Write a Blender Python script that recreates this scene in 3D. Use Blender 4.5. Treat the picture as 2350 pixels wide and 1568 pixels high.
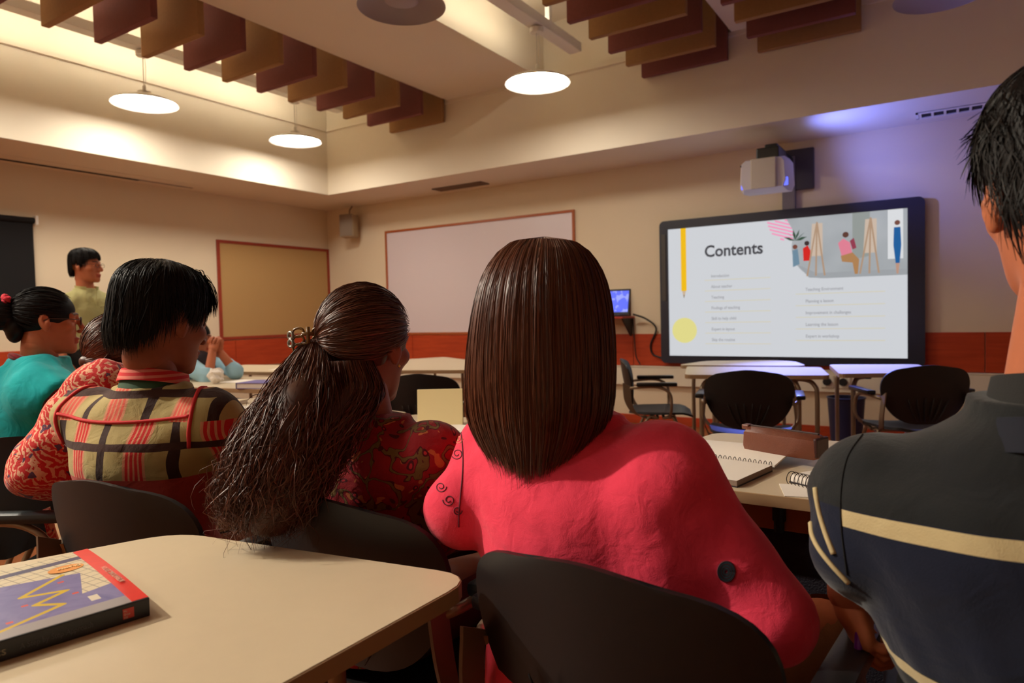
import bpy, bmesh, math, random
import numpy as np
from mathutils import Vector, Matrix
rng = np.random.default_rng(7)
for o in list(bpy.data.objects):
    bpy.data.objects.remove(o)
scene = bpy.context.scene
col = scene.collection

# ---------------------------------------------------------------- camera
# calibrated from the two vanishing points of the room (f = 1570 px on 2350)
F_PX, CX, CY, CAM_H = 1570.0, 1175.0, 784.0, 1.15
MW = np.array([[0.8410, -0.0010, -0.5410], [0.5396, 0.0449, 0.8407], [-0.0234, 0.9990, -0.0386]])
_y = MW[:, 2] / np.linalg.norm(MW[:, 2])
_x = MW[:, 0] - _y * MW[:, 0].dot(_y); _x /= np.linalg.norm(_x)
_u = np.cross(_x, _y)
if _u[2] < 0: _u = -_u
MW = np.stack([_x, _u, _y], axis=1)
CAM = np.array([0.0, 0.0, CAM_H])
def ray(px, py):
    return MW @ np.array([(px - CX) / F_PX, (CY - py) / F_PX, 1.0])
def PD(px, py, D):            # point on the pixel's ray at depth D
    return CAM + ray(px, py) * D
def PZ(px, py, z):            # point where the ray meets height z
    d = ray(px, py); return CAM + d * (z - CAM_H) / d[2]
cam_d = bpy.data.cameras.new('camera')
cam = bpy.data.objects.new('camera', cam_d); col.objects.link(cam)
cam_d.sensor_width = 36.0; cam_d.sensor_fit = 'HORIZONTAL'
cam_d.lens = 36.0 * F_PX / 2350.0
cam_d.clip_start = 0.02; cam_d.clip_end = 60
m4 = Matrix.Identity(4)
for i in range(3):
    m4[i][0] = _x[i]; m4[i][1] = _u[i]; m4[i][2] = -_y[i]; m4[i][3] = CAM[i]
cam.matrix_world = m4
cam_d.dof.use_dof = True; cam_d.dof.focus_distance = 1.45; cam_d.dof.aperture_fstop = 5.0
scene.camera = cam

# ---------------------------------------------------------------- light + exposure
scene.view_settings.view_transform = 'Standard'
scene.view_settings.look = 'None'
scene.view_settings.gamma = 1.0
scene.view_settings.use_curve_mapping = False
scene.view_settings.exposure = 0.15
world = bpy.data.worlds.new('world'); scene.world = world
world.use_nodes = True
world.node_tree.nodes['Background'].inputs[0].default_value = (1.0, 0.86, 0.68, 1)
world.node_tree.nodes['Background'].inputs[1].default_value = 0.02
LAMP_POWER = 36.0       # pendant diffusers (emission strength)
TUBE_POWER = 38.0        # fluorescent battens over the trunking

# ---------------------------------------------------------------- helpers
def lin(c):
    c = c / 255.0
    return c / 12.92 if c <= 0.04045 else ((c + 0.055) / 1.055) ** 2.4
def S(r, g, b):
    return (lin(r), lin(g), lin(b), 1.0)
MATS = {}
def mat(name, color, rough=0.6, metal=0.0, var=0.0, vscale=8.0, bump=0.0, bscale=200.0, emit=0.0, spec=0.5, coat=0.0, sss=0.0, alpha=1.0, trans=0.0, sheen=0.0):
    if name in MATS: return MATS[name]
    m = bpy.data.materials.new(name); m.use_nodes = True
    nt = m.node_tree; b = nt.nodes['Principled BSDF']
    b.inputs['Base Color'].default_value = color
    b.inputs['Roughness'].default_value = rough
    b.inputs['Metallic'].default_value = metal
    b.inputs['Specular IOR Level'].default_value = spec
    if coat: b.inputs['Coat Weight'].default_value = coat
    if sheen:
        b.inputs['Sheen Weight'].default_value = sheen
    if trans: b.inputs['Transmission Weight'].default_value = trans
    if emit:
        b.inputs['Emission Color'].default_value = color
        b.inputs['Emission Strength'].default_value = emit
    if var or bump:
        tc = nt.nodes.new('ShaderNodeTexCoord')
    if var:
        n = nt.nodes.new('ShaderNodeTexNoise'); n.inputs['Scale'].default_value = vscale; n.inputs['Detail'].default_value = 4
        mr = nt.nodes.new('ShaderNodeMapRange'); mr.inputs['To Min'].default_value = 1 - var; mr.inputs['To Max'].default_value = 1 + var
        mx = nt.nodes.new('ShaderNodeMix'); mx.data_type = 'RGBA'; mx.blend_type = 'MULTIPLY'; mx.inputs['Factor'].default_value = 1
        mx.inputs['A'].default_value = color
        nt.links.new(tc.outputs['Object'], n.inputs['Vector'])
        nt.links.new(n.outputs['Fac'], mr.inputs['Value'])
        nt.links.new(mr.outputs['Result'], mx.inputs['B'])
        nt.links.new(mx.outputs['Result'], b.inputs['Base Color'])
    if bump:
        n2 = nt.nodes.new('ShaderNodeTexNoise'); n2.inputs['Scale'].default_value = bscale; n2.inputs['Detail'].default_value = 3
        bp = nt.nodes.new('ShaderNodeBump'); bp.inputs['Strength'].default_value = bump; bp.inputs['Distance'].default_value = 0.003
        nt.links.new(tc.outputs['Object'], n2.inputs['Vector'])
        nt.links.new(n2.outputs['Fac'], bp.inputs['Height'])
        nt.links.new(bp.outputs['Normal'], b.inputs['Normal'])
    MATS[name] = m
    return m
class NT:                      # tiny node-graph builder for the patterned materials
    def __init__(s, name, rough=0.8, sheen=0.0):
        s.m = bpy.data.materials.new(name); s.m.use_nodes = True; s.nt = s.m.node_tree
        s.b = s.nt.nodes['Principled BSDF']; s.b.inputs['Roughness'].default_value = rough
        s.b.inputs['Specular IOR Level'].default_value = 0.25
        if sheen: s.b.inputs['Sheen Weight'].default_value = sheen
        s.tc = s.nt.nodes.new('ShaderNodeTexCoord')
        sp = s.nt.nodes.new('ShaderNodeSeparateXYZ'); s.nt.links.new(s.tc.outputs['Object'], sp.inputs[0])
        s.x, s.y, s.z = sp.outputs; s.obj = s.tc.outputs['Object']
        MATS[name] = s.m
    def L(s, a, sock):
        if hasattr(a, 'is_output'): s.nt.links.new(a, sock)
        else: sock.default_value = a
    def math(s, op, a, b=0.0, c=0.0, clamp=False):
        n = s.nt.nodes.new('ShaderNodeMath'); n.operation = op; n.use_clamp = clamp
        s.L(a, n.inputs[0]); s.L(b, n.inputs[1]); s.L(c, n.inputs[2]); return n.outputs[0]
    def mix(s, f, a, b, mode='MIX'):
        n = s.nt.nodes.new('ShaderNodeMix'); n.data_type = 'RGBA'; n.blend_type = mode
        s.L(f, n.inputs['Factor']); s.L(a, n.inputs['A']); s.L(b, n.inputs['B']); return n.outputs['Result']
    def noise(s, scale, detail=3, vec=None, dist=0.0, out='Fac'):
        n = s.nt.nodes.new('ShaderNodeTexNoise'); n.inputs['Scale'].default_value = scale; n.inputs['Detail'].default_value = detail
        n.inputs['Distortion'].default_value = dist
        s.L(vec if vec is not None else s.obj, n.inputs['Vector']); return n.outputs[out]
    def voro(s, scale, feature='F1', vec=None, out='Distance', rand=1.0):
        n = s.nt.nodes.new('ShaderNodeTexVoronoi'); n.inputs['Scale'].default_value = scale; n.feature = feature
        n.inputs['Randomness'].default_value = rand
        s.L(vec if vec is not None else s.obj, n.inputs['Vector']); return n.outputs[out]
    def wave(s, scale, dist=0.0, vec=None, direction='X', dscale=1.0):
        n = s.nt.nodes.new('ShaderNodeTexWave'); n.inputs['Scale'].default_value = scale; n.inputs['Distortion'].default_value = dist
        n.inputs['Detail Scale'].default_value = dscale; n.bands_direction = direction
        s.L(vec if vec is not None else s.obj, n.inputs['Vector']); return n.outputs['Fac']
    def band(s, v, c, hw):     # 1 inside |v-c|<hw
        return s.math('LESS_THAN', s.math('ABSOLUTE', s.math('SUBTRACT', v, c)), hw)
    def gt(s, v, t): return s.math('GREATER_THAN', v, t)
    def lt(s, v, t): return s.math('LESS_THAN', v, t)
    def vadd(s, a, b, scale=1.0):
        n = s.nt.nodes.new('ShaderNodeVectorMath'); n.operation = 'SCALE'; s.L(b, n.inputs[0]); n.inputs['Scale'].default_value = scale
        k = s.nt.nodes.new('ShaderNodeVectorMath'); k.operation = 'ADD'; s.L(a, k.inputs[0]); s.nt.links.new(n.outputs[0], k.inputs[1]); return k.outputs[0]
    def done(s, color, bump=None, strength=0.3, dist=0.003):
        s.L(color, s.b.inputs['Base Color'])
        if bump is not None:
            bp = s.nt.nodes.new('ShaderNodeBump'); bp.inputs['Strength'].default_value = strength; bp.inputs['Distance'].default_value = dist
            s.nt.links.new(bump, bp.inputs['Height']); s.nt.links.new(bp.outputs['Normal'], s.b.inputs['Normal'])
        return s.m
def tag(o, label=None, cat=None, group=None, kind=None):
    if label: o['label'] = label
    if cat: o['category'] = cat
    if group: o['group'] = group
    if kind: o['kind'] = kind
    return o
def empty(name, loc=(0, 0, 0), rz=0.0, label=None, cat=None, group=None, kind=None):
    o = bpy.data.objects.new(name, None); col.objects.link(o)
    o.empty_display_size = 0.05
    o.location = loc; o.rotation_euler = (0, 0, rz)
    return tag(o, label, cat, group, kind)
def mesh_obj(name, verts, faces, material=None, parent=None, smooth=False, mats=None, fmat=None, colors=None):
    me = bpy.data.meshes.new(name)
    verts = np.asarray(verts, dtype=np.float32)
    if isinstance(faces, np.ndarray):
        nf, k = faces.shape
        me.vertices.add(len(verts)); me.vertices.foreach_set('co', verts.ravel())
        me.loops.add(nf * k); me.loops.foreach_set('vertex_index', faces.astype(np.int32).ravel())
        me.polygons.add(nf); me.polygons.foreach_set('loop_start', np.arange(0, nf * k, k, dtype=np.int32))
        me.update(calc_edges=True)
    else:
        me.from_pydata([tuple(map(float, v)) for v in verts], [], faces); me.update()
    for m in (mats or ([material] if material else [])): me.materials.append(m)
    if fmat is not None: me.polygons.foreach_set('material_index', np.asarray(fmat, dtype=np.int32))
    if smooth: me.polygons.foreach_set('use_smooth', np.ones(len(me.polygons), dtype=bool))
    if colors is not None:
        at = me.color_attributes.new('Col', 'FLOAT_COLOR', 'POINT')
        at.data.foreach_set('color', np.asarray(colors, dtype=np.float32).ravel())
    o = bpy.data.objects.new(name, me); col.objects.link(o)
    if parent is not None: o.parent = parent
    return o
def nrm(v):
    v = np.asarray(v, float); return v / max(np.linalg.norm(v), 1e-9)
class MB:                      # collects primitives; build() links them as ONE mesh object
    def __init__(s): s.v = []; s.f = []
    def add(s, v, f):
        n = len(s.v); s.v += [tuple(map(float, p)) for p in v]; s.f += [tuple(i + n for i in q) for q in f]; return s
    def box(s, x0, x1, y0, y1, z0, z1, bev=0.0):
        if bev <= 0:
            v = [(x, y, z) for z in (z0, z1) for y in (y0, y1) for x in (x0, x1)]
            return s.add(v, [(0, 2, 3, 1), (4, 5, 7, 6), (0, 1, 5, 4), (2, 6, 7, 3), (0, 4, 6, 2), (1, 3, 7, 5)])
        b = min(bev, abs(x1 - x0) / 2.01, abs(y1 - y0) / 2.01, abs(z1 - z0) / 2.01)
        bm = bmesh.new(); bmesh.ops.create_cube(bm, size=1.0)
        for q in bm.verts: q.co = Vector(((x0 + x1) / 2 + q.co.x * (x1 - x0), (y0 + y1) / 2 + q.co.y * (y1 - y0), (z0 + z1) / 2 + q.co.z * (z1 - z0)))
        bmesh.ops.bevel(bm, geom=bm.edges[:], offset=b, segments=2, profile=0.6, affect='EDGES')
        bm.verts.index_update()
        s.add([q.co[:] for q in bm.verts], [[q.index for q in fc.verts] for fc in bm.faces]); bm.free(); return s
    def tube(s, pts, r, n=10, cap=True, closed=False):
        pts = [np.asarray(p, float) for p in pts]; m = len(pts)
        rs = r if hasattr(r, '__len__') else [r] * m
        up = None; rings = []
        for i, p in enumerate(pts):
            if closed: t = nrm(pts[(i + 1) % m] - pts[i - 1])
            else: t = nrm(pts[min(i + 1, m - 1)] - pts[max(i - 1, 0)])
            if up is None: up = nrm(np.cross(t, (0, 0, 1) if abs(t[2]) < 0.9 else (1, 0, 0)))
            up = nrm(up - t * up.dot(t)); w = np.cross(t, up)
            rings.append([p + (up * math.cos(a) + w * math.sin(a)) * rs[i] for a in np.linspace(0, 2 * math.pi, n, endpoint=False)])
        v = [q for rg in rings for q in rg]; f = []
        for i in range(m if closed else m - 1):
            a, b = i * n, ((i + 1) % m) * n
            f += [(a + j, a + (j + 1) % n, b + (j + 1) % n, b + j) for j in range(n)]
        if cap and not closed: f += [tuple(range(n - 1, -1, -1)), tuple((m - 1) * n + j for j in range(n))]
        return s.add(v, f)
    def lathe(s, prof, n=32, c=(0, 0, 0)):
        v = []; f = []
        for (r, z) in prof:
            v += [(c[0] + r * math.cos(a), c[1] + r * math.sin(a), c[2] + z) for a in np.linspace(0, 2 * math.pi, n, endpoint=False)]
        for i in range(len(prof) - 1):
            f += [(i * n + j, i * n + (j + 1) % n, (i + 1) * n + (j + 1) % n, (i + 1) * n + j) for j in range(n)]
        return s.add(v, f)
    def prism(s, poly, z0, z1, bev=0.0):
        n = len(poly); v = [(p[0], p[1], z0) for p in poly] + [(p[0], p[1], z1) for p in poly]
        f = [tuple(range(n - 1, -1, -1)), tuple(range(n, 2 * n))] + [(i, (i + 1) % n, n + (i + 1) % n, n + i) for i in range(n)]
        return s.add(v, f)
    def loft(s, rings, closed=True, caps=True):
        n = len(rings[0]); v = [p for r in rings for p in r]; f = []
        for i in range(len(rings) - 1):
            f += [(i * n + j, i * n + (j + 1) % n, (i + 1) * n + (j + 1) % n, (i + 1) * n + j) for j in range(n if closed else n - 1)]
        if caps and closed: f += [tuple(range(n - 1, -1, -1)), tuple((len(rings) - 1) * n + j for j in range(n))]
        return s.add(v, f)
    def build(s, name, material, parent=None, smooth=False, auto=None):
        o = mesh_obj(name, s.v, s.f, material, parent, smooth)
        if auto is not None:
            me = o.data; me.polygons.foreach_set('use_smooth', np.ones(len(me.polygons), dtype=bool))
            bm = bmesh.new(); bm.from_mesh(me)
            for e in bm.edges:
                e.smooth = not (len(e.link_faces) == 2 and e.calc_face_angle(0) > auto)
            bm.to_mesh(me); bm.free()
        return o
def round_poly(poly, r, n=5):
    out = []; m = len(poly); P = [np.array(p[:2], float) for p in poly]
    for i in range(m):
        a, b, c = P[i - 1], P[i], P[(i + 1) % m]
        rr = r[i] if hasattr(r, '__len__') else r
        u, w = nrm(a - b), nrm(c - b); rr = min(rr, np.linalg.norm(a - b) * .48, np.linalg.norm(c - b) * .48)
        p0, p1 = b + u * rr, b + w * rr
        for t in np.linspace(0, 1, n):
            out.append(tuple((1 - t) ** 2 * p0 + 2 * t * (1 - t) * b + t * t * p1))
    return out
def bez(pts, n=8):             # Catmull-Rom through points
    P = [np.asarray(p, float) for p in pts]; P = [2 * P[0] - P[1]] + P + [2 * P[-1] - P[-2]]
    out = []
    for i in range(1, len(P) - 2):
        for t in np.linspace(0, 1, n, endpoint=False):
            a, b, c, d = P[i - 1:i + 3]
            out.append(0.5 * ((2 * b) + (c - a) * t + (2 * a - 5 * b + 4 * c - d) * t * t + (3 * b - a - 3 * c + d) * t ** 3))
    out.append(P[-2]); return out
def copy_tree(o, parent=None):
    c = o.copy(); col.objects.link(c); c.parent = parent
    for ch in o.children: copy_tree(ch, c)
    return c
ORD = ['first', 'second', 'third', 'fourth', 'fifth', 'sixth', 'seventh', 'eighth', 'ninth', 'tenth', 'eleventh', 'twelfth', 'thirteenth', 'fourteenth']
# ================================================================ the room
XL, XR, YB, YF = -7.28, 3.3, -3.2, 6.65
ZS, ZB, ZT = 2.65, 3.43, 3.95            # soffit, beam underside, slab
FX, FY = -6.33, 5.82                     # inner fascia lines
FX2, FY2 = 2.45, -2.5
wall_m = mat('wall_paint', S(226, 208, 178), 0.75, var=0.03, vscale=1.5, bump=0.05, bscale=350)
ceil_m = mat('ceiling_paint', S(232, 220, 198), 0.8, var=0.02, vscale=1.2)
white_m = mat('white_metal', S(235, 230, 220), 0.4)
rac_m = mat('raceway_white', S(232, 222, 200), 0.45)
g = NT('floor_wood', 0.35)
gv = g.nt.nodes.new('ShaderNodeMapping'); gv.inputs['Scale'].default_value = (1.2, 9, 1); g.nt.links.new(g.obj, gv.inputs[0])
floor_m = g.done(g.mix(g.noise(3, 6, gv.outputs[0]), S(120, 62, 28), S(168, 98, 50)))
o = MB().box(XL, XR, YB, YF, -0.1, 0.0).build('floor', floor_m); tag(o, kind='structure')
tag(MB().box(XL - .12, XL, YB - .12, YF + .12, 0, ZT).build('wall_left', wall_m), kind='structure')
tag(MB().box(XR, XR + .12, YB - .12, YF + .12, 0, ZT).build('wall_right', wall_m), kind='structure')
tag(MB().box(XL, XR, YF, YF + .12, 0, ZT).build('wall_front', wall_m), kind='structure')
tag(MB().box(XL, XR, YB - .12, YB, 0, ZT).build('wall_back', wall_m), kind='structure')
# ceiling: slab, dropped soffit ring with a tall fascia, deep beams between the lighting bays
ce = empty('ceiling', (0, 0, 0), kind='structure')
MB().box(XL - .12, XR + .12, YB - .12, YF + .12, ZT, ZT + .1).build('slab', ceil_m, ce)
rec = 0.05
sof = MB()
sof.box(XL, FX, YB, YF, ZS, ZB).box(FX2, XR, YB, YF, ZS, ZB)
sof.box(FX, FX2, FY, YF, ZS, ZB).box(FX, FX2, YB, FY2, ZS, ZB)
sof.build('soffit', ceil_m, ce)
led = MB(); lp = .018
led.box(FX, FX + lp, FY2, FY, ZB - .035, ZB).box(FX, FX2, FY - lp, FY, ZB - .035, ZB).build('ledge', ceil_m, ce)
up = MB()
up.box(XL, FX - rec, YB, YF, ZB, ZT).box(FX2 + rec, XR, YB, YF, ZB, ZT)
up.box(FX - rec, FX2 + rec, FY + rec, YF, ZB, ZT).box(FX - rec, FX2 + rec, YB, FY2 - rec, ZB, ZT)
up.build('upper_wall', ceil_m, ce)
BEAMS = [(-4.485, -3.335), (-1.525, -1.32), (0.49, 1.635)]
for a, b in BEAMS:
    MB().box(a, b, FY2 - rec, FY + rec, ZB, ZT).build('beam', ceil_m, ce)
# dado of wood panels, raceway, baseboards
g = NT('dado_wood', 0.4)
gv = g.nt.nodes.new('ShaderNodeMapping'); gv.inputs['Scale'].default_value = (1.2, 1.2, 14); g.nt.links.new(g.obj, gv.inputs[0])
dado_m = g.done(g.mix(g.noise(2.5, 6, gv.outputs[0], 0.6), S(150, 46, 22), S(208, 84, 44)))
DZ0, DZ1 = 0.60, 0.925
tf = empty('trim_1', (0, 0, 0), kind='structure')
x = XL + .004
while x < XR - .1:
    x2 = min(x + 1.5, XR - .004)
    MB().box(x + .003, x2 - .003, YF - .016, YF, DZ0, DZ1, .003).build('wood_panel', dado_m, tf); x = x2
tl = empty('trim_2', (0, 0, 0), kind='structure')
y = YF - .02
while y > YB + .1:
    y2 = max(y - 1.5, YB + .004)
    MB().box(XL, XL + .016, y2 + .003, y - .003, DZ0, DZ1, .003).build('wood_panel', dado_m, tl); y = y2
rw = empty('trim_3', (0, 0, 0), kind='structure')
MB().box(XL, XR, YF - .045, YF, .40, .585, .006).build('raceway_channel', rac_m, rw)
MB().box(XL, XR, YF - .05, YF, .585, .597, .003).build('raceway_ledge', rac_m, rw)
tag(MB().box(XL, XR, YF - .02, YF, 0, .09, .004).build('baseboard_front', dado_m), kind='structure')
tag(MB().box(XL, XL + .02, YB, YF, 0, .09, .004).build('baseboard_left', dado_m), kind='structure')
# air vents in the soffit
dark_m = mat('dark_void', S(20, 16, 14), 0.9)
vent_m = mat('vent_metal', S(120, 92, 72), 0.5)
def vent(x0, x1, y0, y1, n, label, alongx=True, m=vent_m):
    r = empty('air_vent', ((x0 + x1) / 2, (y0 + y1) / 2, ZS), label=label, cat='vent')
    w, d = (x1 - x0) / 2, (y1 - y0) / 2
    MB().box(-w, w, -d, d, -.004, -.0005).build('backing', dark_m, r)
    f = MB()
    for a in ((-w, w, -d, -d + .018), (-w, w, d - .018, d), (-w, -w + .018, -d, d), (w - .018, w, -d, d)): f.box(*a, -.012, -.001)
    f.build('frame', white_m if m is not vent_m else vent_m, r)
    for i in range(n):
        if alongx:
            xx = -w + (i + .5) * 2 * w / n; MB().box(xx - w / n * .5, xx - w / n * .1, -d + .018, d - .018, -.010, -.003).build('slat', m, r)
        else:
            yy = -d + (i + .5) * 2 * d / n; MB().box(-w + .018, w - .018, yy - d / n * .5, yy + d / n * .5, -.010, -.003).build('slat', m, r)
    return r
vent(-5.12, -4.42, 6.30, 6.47, 4, 'brown ceiling air vent above the whiteboard', False)
vent(-0.24, 0.75, 6.26, 6.44, 12, 'dark slotted ceiling air vent in blue light above the projection board', True, rac_m)
r = empty('linear_diffuser', (-7.05, 2.6, ZS), label='long narrow slot diffuser in the soffit above the standing man', cat='vent')
MB().box(-.075, -.01, -3.0, 1.35, -.0135, -.0005).build('slot', dark_m, r)
MB().box(-.10, -.075, -3.0, 1.95, -.012, -.0005).box(-.01, .015, -3.0, 1.95, -.012, -.0005).box(.015, .12, -3.0, 1.95, -.006, -.0005).build('frame', ceil_m, r)
MB().box(-.075, -.01, 1.35, 1.95, -.007, -.0005).build('blank_plate', vent_m, r)
# acoustic baffles hanging in the bays
bafA = mat('baffle_brown', S(158, 118, 74), 0.95, var=0.12, vscale=60, bump=0.3, bscale=400)
bafB = mat('baffle_maroon', S(124, 70, 64), 0.95, var=0.12, vscale=60, bump=0.3, bscale=400)
baf_me = {}
for key, w, m in (('A', .74, bafA), ('B', .74, bafB)):
    t = MB().box(-w / 2, w / 2, -.026, .026, 0, .52, .006).build('acoustic_baffle', m, auto=.6)
    baf_me[key] = t.data; bpy.data.objects.remove(t)
for cx, rowname, first in ((-4.875, 'left bay', 'A'), (-1.915, 'middle bay', 'B'), (-0.937, 'right bay', 'A')):
    nA = nB = 0
    for i in range(16):
        y = 5.765 - .345 * i
        k = 'AB'[(i + (first == 'B')) % 2]
        o = bpy.data.objects.new('acoustic_baffle', baf_me[k]); col.objects.link(o); o.location = (cx, y, 3.2)
        if k == 'A': n = nA; nA += 1
        else: n = nB; nB += 1
        lab = '%s %s felt baffle from the far end, ceiling row in the %s' % (ORD[n], 'brown' if k == 'A' else 'maroon', rowname)
        tag(o, lab, 'ceiling baffle', 'acoustic baffles in the ' + rowname)
        if rowname == 'right bay' and i > 4: bpy.data.objects.remove(o)
        elif rowname == 'middle bay' and i > 8: bpy.data.objects.remove(o)
# lighting trunking with battens, pendants below
tube_m = mat('tube_glow', (1.0, 0.92, 0.76, 1), emit=TUBE_POWER)
tube_dim = mat('tube_glow_dim', (1.0, 0.92, 0.76, 1), emit=TUBE_POWER * .6)
glow_m = mat('pendant_glow', (1.0, 0.93, 0.81, 1), emit=LAMP_POWER)
off_m = mat('pendant_diffuser_off', S(170, 160, 165), 0.5)
shade_m = mat('pendant_shade', S(214, 205, 190), 0.35)
shadein_m = mat('pendant_reflector', S(150, 138, 140), 0.4)
cable_m = mat('pendant_cable', S(225, 220, 205), 0.5)
for cx, nm in ((-5.735, 'left'), (-2.80, 'middle'), (-0.05, 'right')):
    r = empty('light_trunking', (cx, 0, 0), label='white lighting trunking over the pendants of the %s bay' % nm, cat='trunking')
    MB().box(-.06, .06, FY2 + .1, 5.5, 3.45, 3.53, .006).box(-.02, .02, -1, -.96, 3.53, ZT).box(-.02, .02, 2, 2.04, 3.53, ZT).box(-.02, .02, 5, 5.04, 3.53, ZT).build('channel', white_m, r)
    for y0 in np.arange(-2.2, 5.2, 1.25):
        MB().box(-.16, -.10, y0, y0 + 1.15, 3.545, 3.56).box(-.12, -.05, y0 + .2, y0 + .24, 3.53, 3.545).box(-.12, -.05, y0 + .9, y0 + .94, 3.53, 3.545).build('batten_body', white_m, r)
        MB().tube([(-.13, y0 + .02, 3.575), (-.13, y0 + 1.13, 3.575)], .014, 8).build('tube', tube_m if nm == 'left' else (tube_dim if nm == 'middle' else off_m), r)
def pendant(x, y, lit, label):
    r = empty('pendant_lamp', (x, y, 3.0), label=label, cat='pendant lamp', group='pendant lamps')
    prof = [(.262, 0), (.262, .006), (.235, .028), (.17, .052), (.10, .066), (.055, .072), (.052, .105), (.028, .112), (.0, .112)]
    MB().lathe(prof, 48).build('shade', shade_m, r, auto=.7)
    MB().lathe([(.262, 0.0), (.232, .018), (.165, .040), (.10, .052), (.0, .054)], 48).build('reflector', shadein_m if not lit else white_m, r, True)
    if lit: MB().lathe([(.252, .010), (.12, .010), (.0, .010)], 48).build('diffuser', glow_m, r)
    else: MB().lathe([(.10, .05), (.10, .034), (.085, .028), (.0, .026)], 32).build('diffuser', off_m, r, True)
    MB().tube([(0, 0, .10), (0, 0, .42)], .004, 6).tube([(.02, 0, .10), (.022, .01, .3), (.02, 0, .42)], .0025, 6).build('cable', cable_m, r)
    MB().lathe([(0, .40), (.05, .40), (.055, .405), (.055, .44), (.0, .445)], 24).build('canopy', white_m, r, auto=.7)
    MB().lathe([(0, .108), (.014, .108), (.014, .15), (.006, .158), (0, .158)], 16).build('ferrule', cable_m, r, auto=.7)
pendant(-5.735, 3.27, True, 'lit white dish pendant lamp above the standing man')
pendant(-5.735, 4.85, True, 'lit white dish pendant lamp nearest the far room corner')
pendant(-2.80, 4.82, True, 'lit white dish pendant lamp hanging in the middle bay')
pendant(-2.76, 3.16, False, 'unlit grey dish pendant lamp at the top edge of the photo')
pendant(-0.05, 4.92, False, 'unlit dish pendant lamp cut by the top right edge')
for (x, y, lb) in ((-5.735, 1.65, 'lit dish pendant over the left bay, just outside the left edge'), (-5.735, 0.05, 'lit dish pendant over the left bay, level with the camera'), (-2.8, -.1, 'lit dish pendant over the middle bay, level with the camera'), (-2.8, -1.7, 'lit dish pendant over the middle bay, behind the camera'), (-5.735, -1.6, 'lit dish pendant over the left bay, behind the camera')):
    pendant(x, y, True, lb)
# ceiling spotlights behind the camera that light the backs of the row
def spotlight(x, y, tgt, en, size, label):
    r = empty('ceiling_spotlight', (x, y, ZB), label=label, cat='spotlight')
    MB().lathe([(0, 0), (.05, 0), (.05, -.012), (0, -.012)], 20).build('base', white_m, r)
    d_ = nrm(np.array(tgt) - np.array((x, y, ZB - .12)))
    p = np.array((0, 0, -.12)); MB().tube([(0, 0, -.01), (0, 0, -.09)], .008, 8).build('stem', white_m, r)
    MB().tube([p - d_ * .07, p + d_ * .05], .042, 18, cap=False).tube([p - d_ * .07, p - d_ * .071], [.042, .002], 18, cap=False).build('can', white_m, r, auto=.8)
    ld = bpy.data.lights.new('spot_lamp', 'SPOT'); ld.energy = en; ld.color = (1.0, .90, .74); ld.spot_size = size; ld.spot_blend = .6; ld.shadow_soft_size = .05
    lo = bpy.data.objects.new('spot_lamp', ld); col.objects.link(lo); lo.parent = r; lo.location = p + d_ * .06; lo.rotation_euler = Vector(d_).to_track_quat('-Z', 'Y').to_euler()
spotlight(-4.3, -.7, (-.8, 1.0, .95), 580, .75, 'white ceiling spotlight behind the camera on the left beam')
# ================================================================ things on the walls
frame_m = mat('board_frame_wood', S(170, 84, 34), 0.45, var=.15, vscale=20)
framered_m = mat('cork_frame_red', S(150, 50, 26), 0.5, var=.15, vscale=20)
wb_m = mat('whiteboard_enamel', S(222, 208, 212), 0.25)
cork_m = mat('cork_fabric', S(186, 148, 94), 0.95, var=.1, vscale=160, bump=.25, bscale=500)
black_m = mat('black_plastic', S(26, 24, 24), 0.42)
def framed(name, x0, x1, z0, z1, y, fm, pm, fw, label, cat, panel):
    r = empty(name, ((x0 + x1) / 2, y, z0), label=label, cat=cat)
    w, h = (x1 - x0) / 2, z1 - z0
    MB().box(-w + fw * .5, w - fw * .5, -.012, -.002, fw * .5, h - fw * .5).build(panel, pm, r)
    for a in ((-w, w, 0, fw), (-w, w, h - fw, h), (-w, -w + fw, fw, h - fw), (w - fw, w, fw, h - fw)):
        MB().box(a[0], a[1], -.024, 0, a[2], a[3], .003).build('frame_rail', fm, r)
    return r
framed('whiteboard', -6.19, -3.43, .93, 2.275, YF, frame_m, wb_m, .028, 'wide whiteboard in a thin wooden frame on the front wall', 'whiteboard', 'writing_surface')
r = framed('pinboard', -.86, .86, .935, 2.12, 0, framered_m, cork_m, .035, 'tan fabric pinboard in a red wood frame in the far corner', 'pinboard', 'fabric_panel')
r.location = (XL, 5.79, .935); r.rotation_euler.z = math.pi / 2
# black roller blind on the left wall
blind_m = mat('black_blind', S(9, 7, 9), 0.9, bump=.1)
r = empty('roller_blind', (XL, 2.15, 1.2), label='black roller blind on the left wall beside the standing man', cat='blind')
MB().box(.03, .036, -.86, .86, 0, .93).build('fabric', blind_m, r)
MB().tube([(.035, -.87, .94), (.035, .87, .94)], .028, 14).build('roller', blind_m, r, auto=.7)
for s_ in (-.885, .885): MB().box(0, .07, s_ - .012, s_ + .012, .90, .985, .004).build('bracket', white_m, r)
MB().box(.024, .042, -.86, .86, -.02, .012, .004).build('bottom_bar', blind_m, r)
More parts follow.
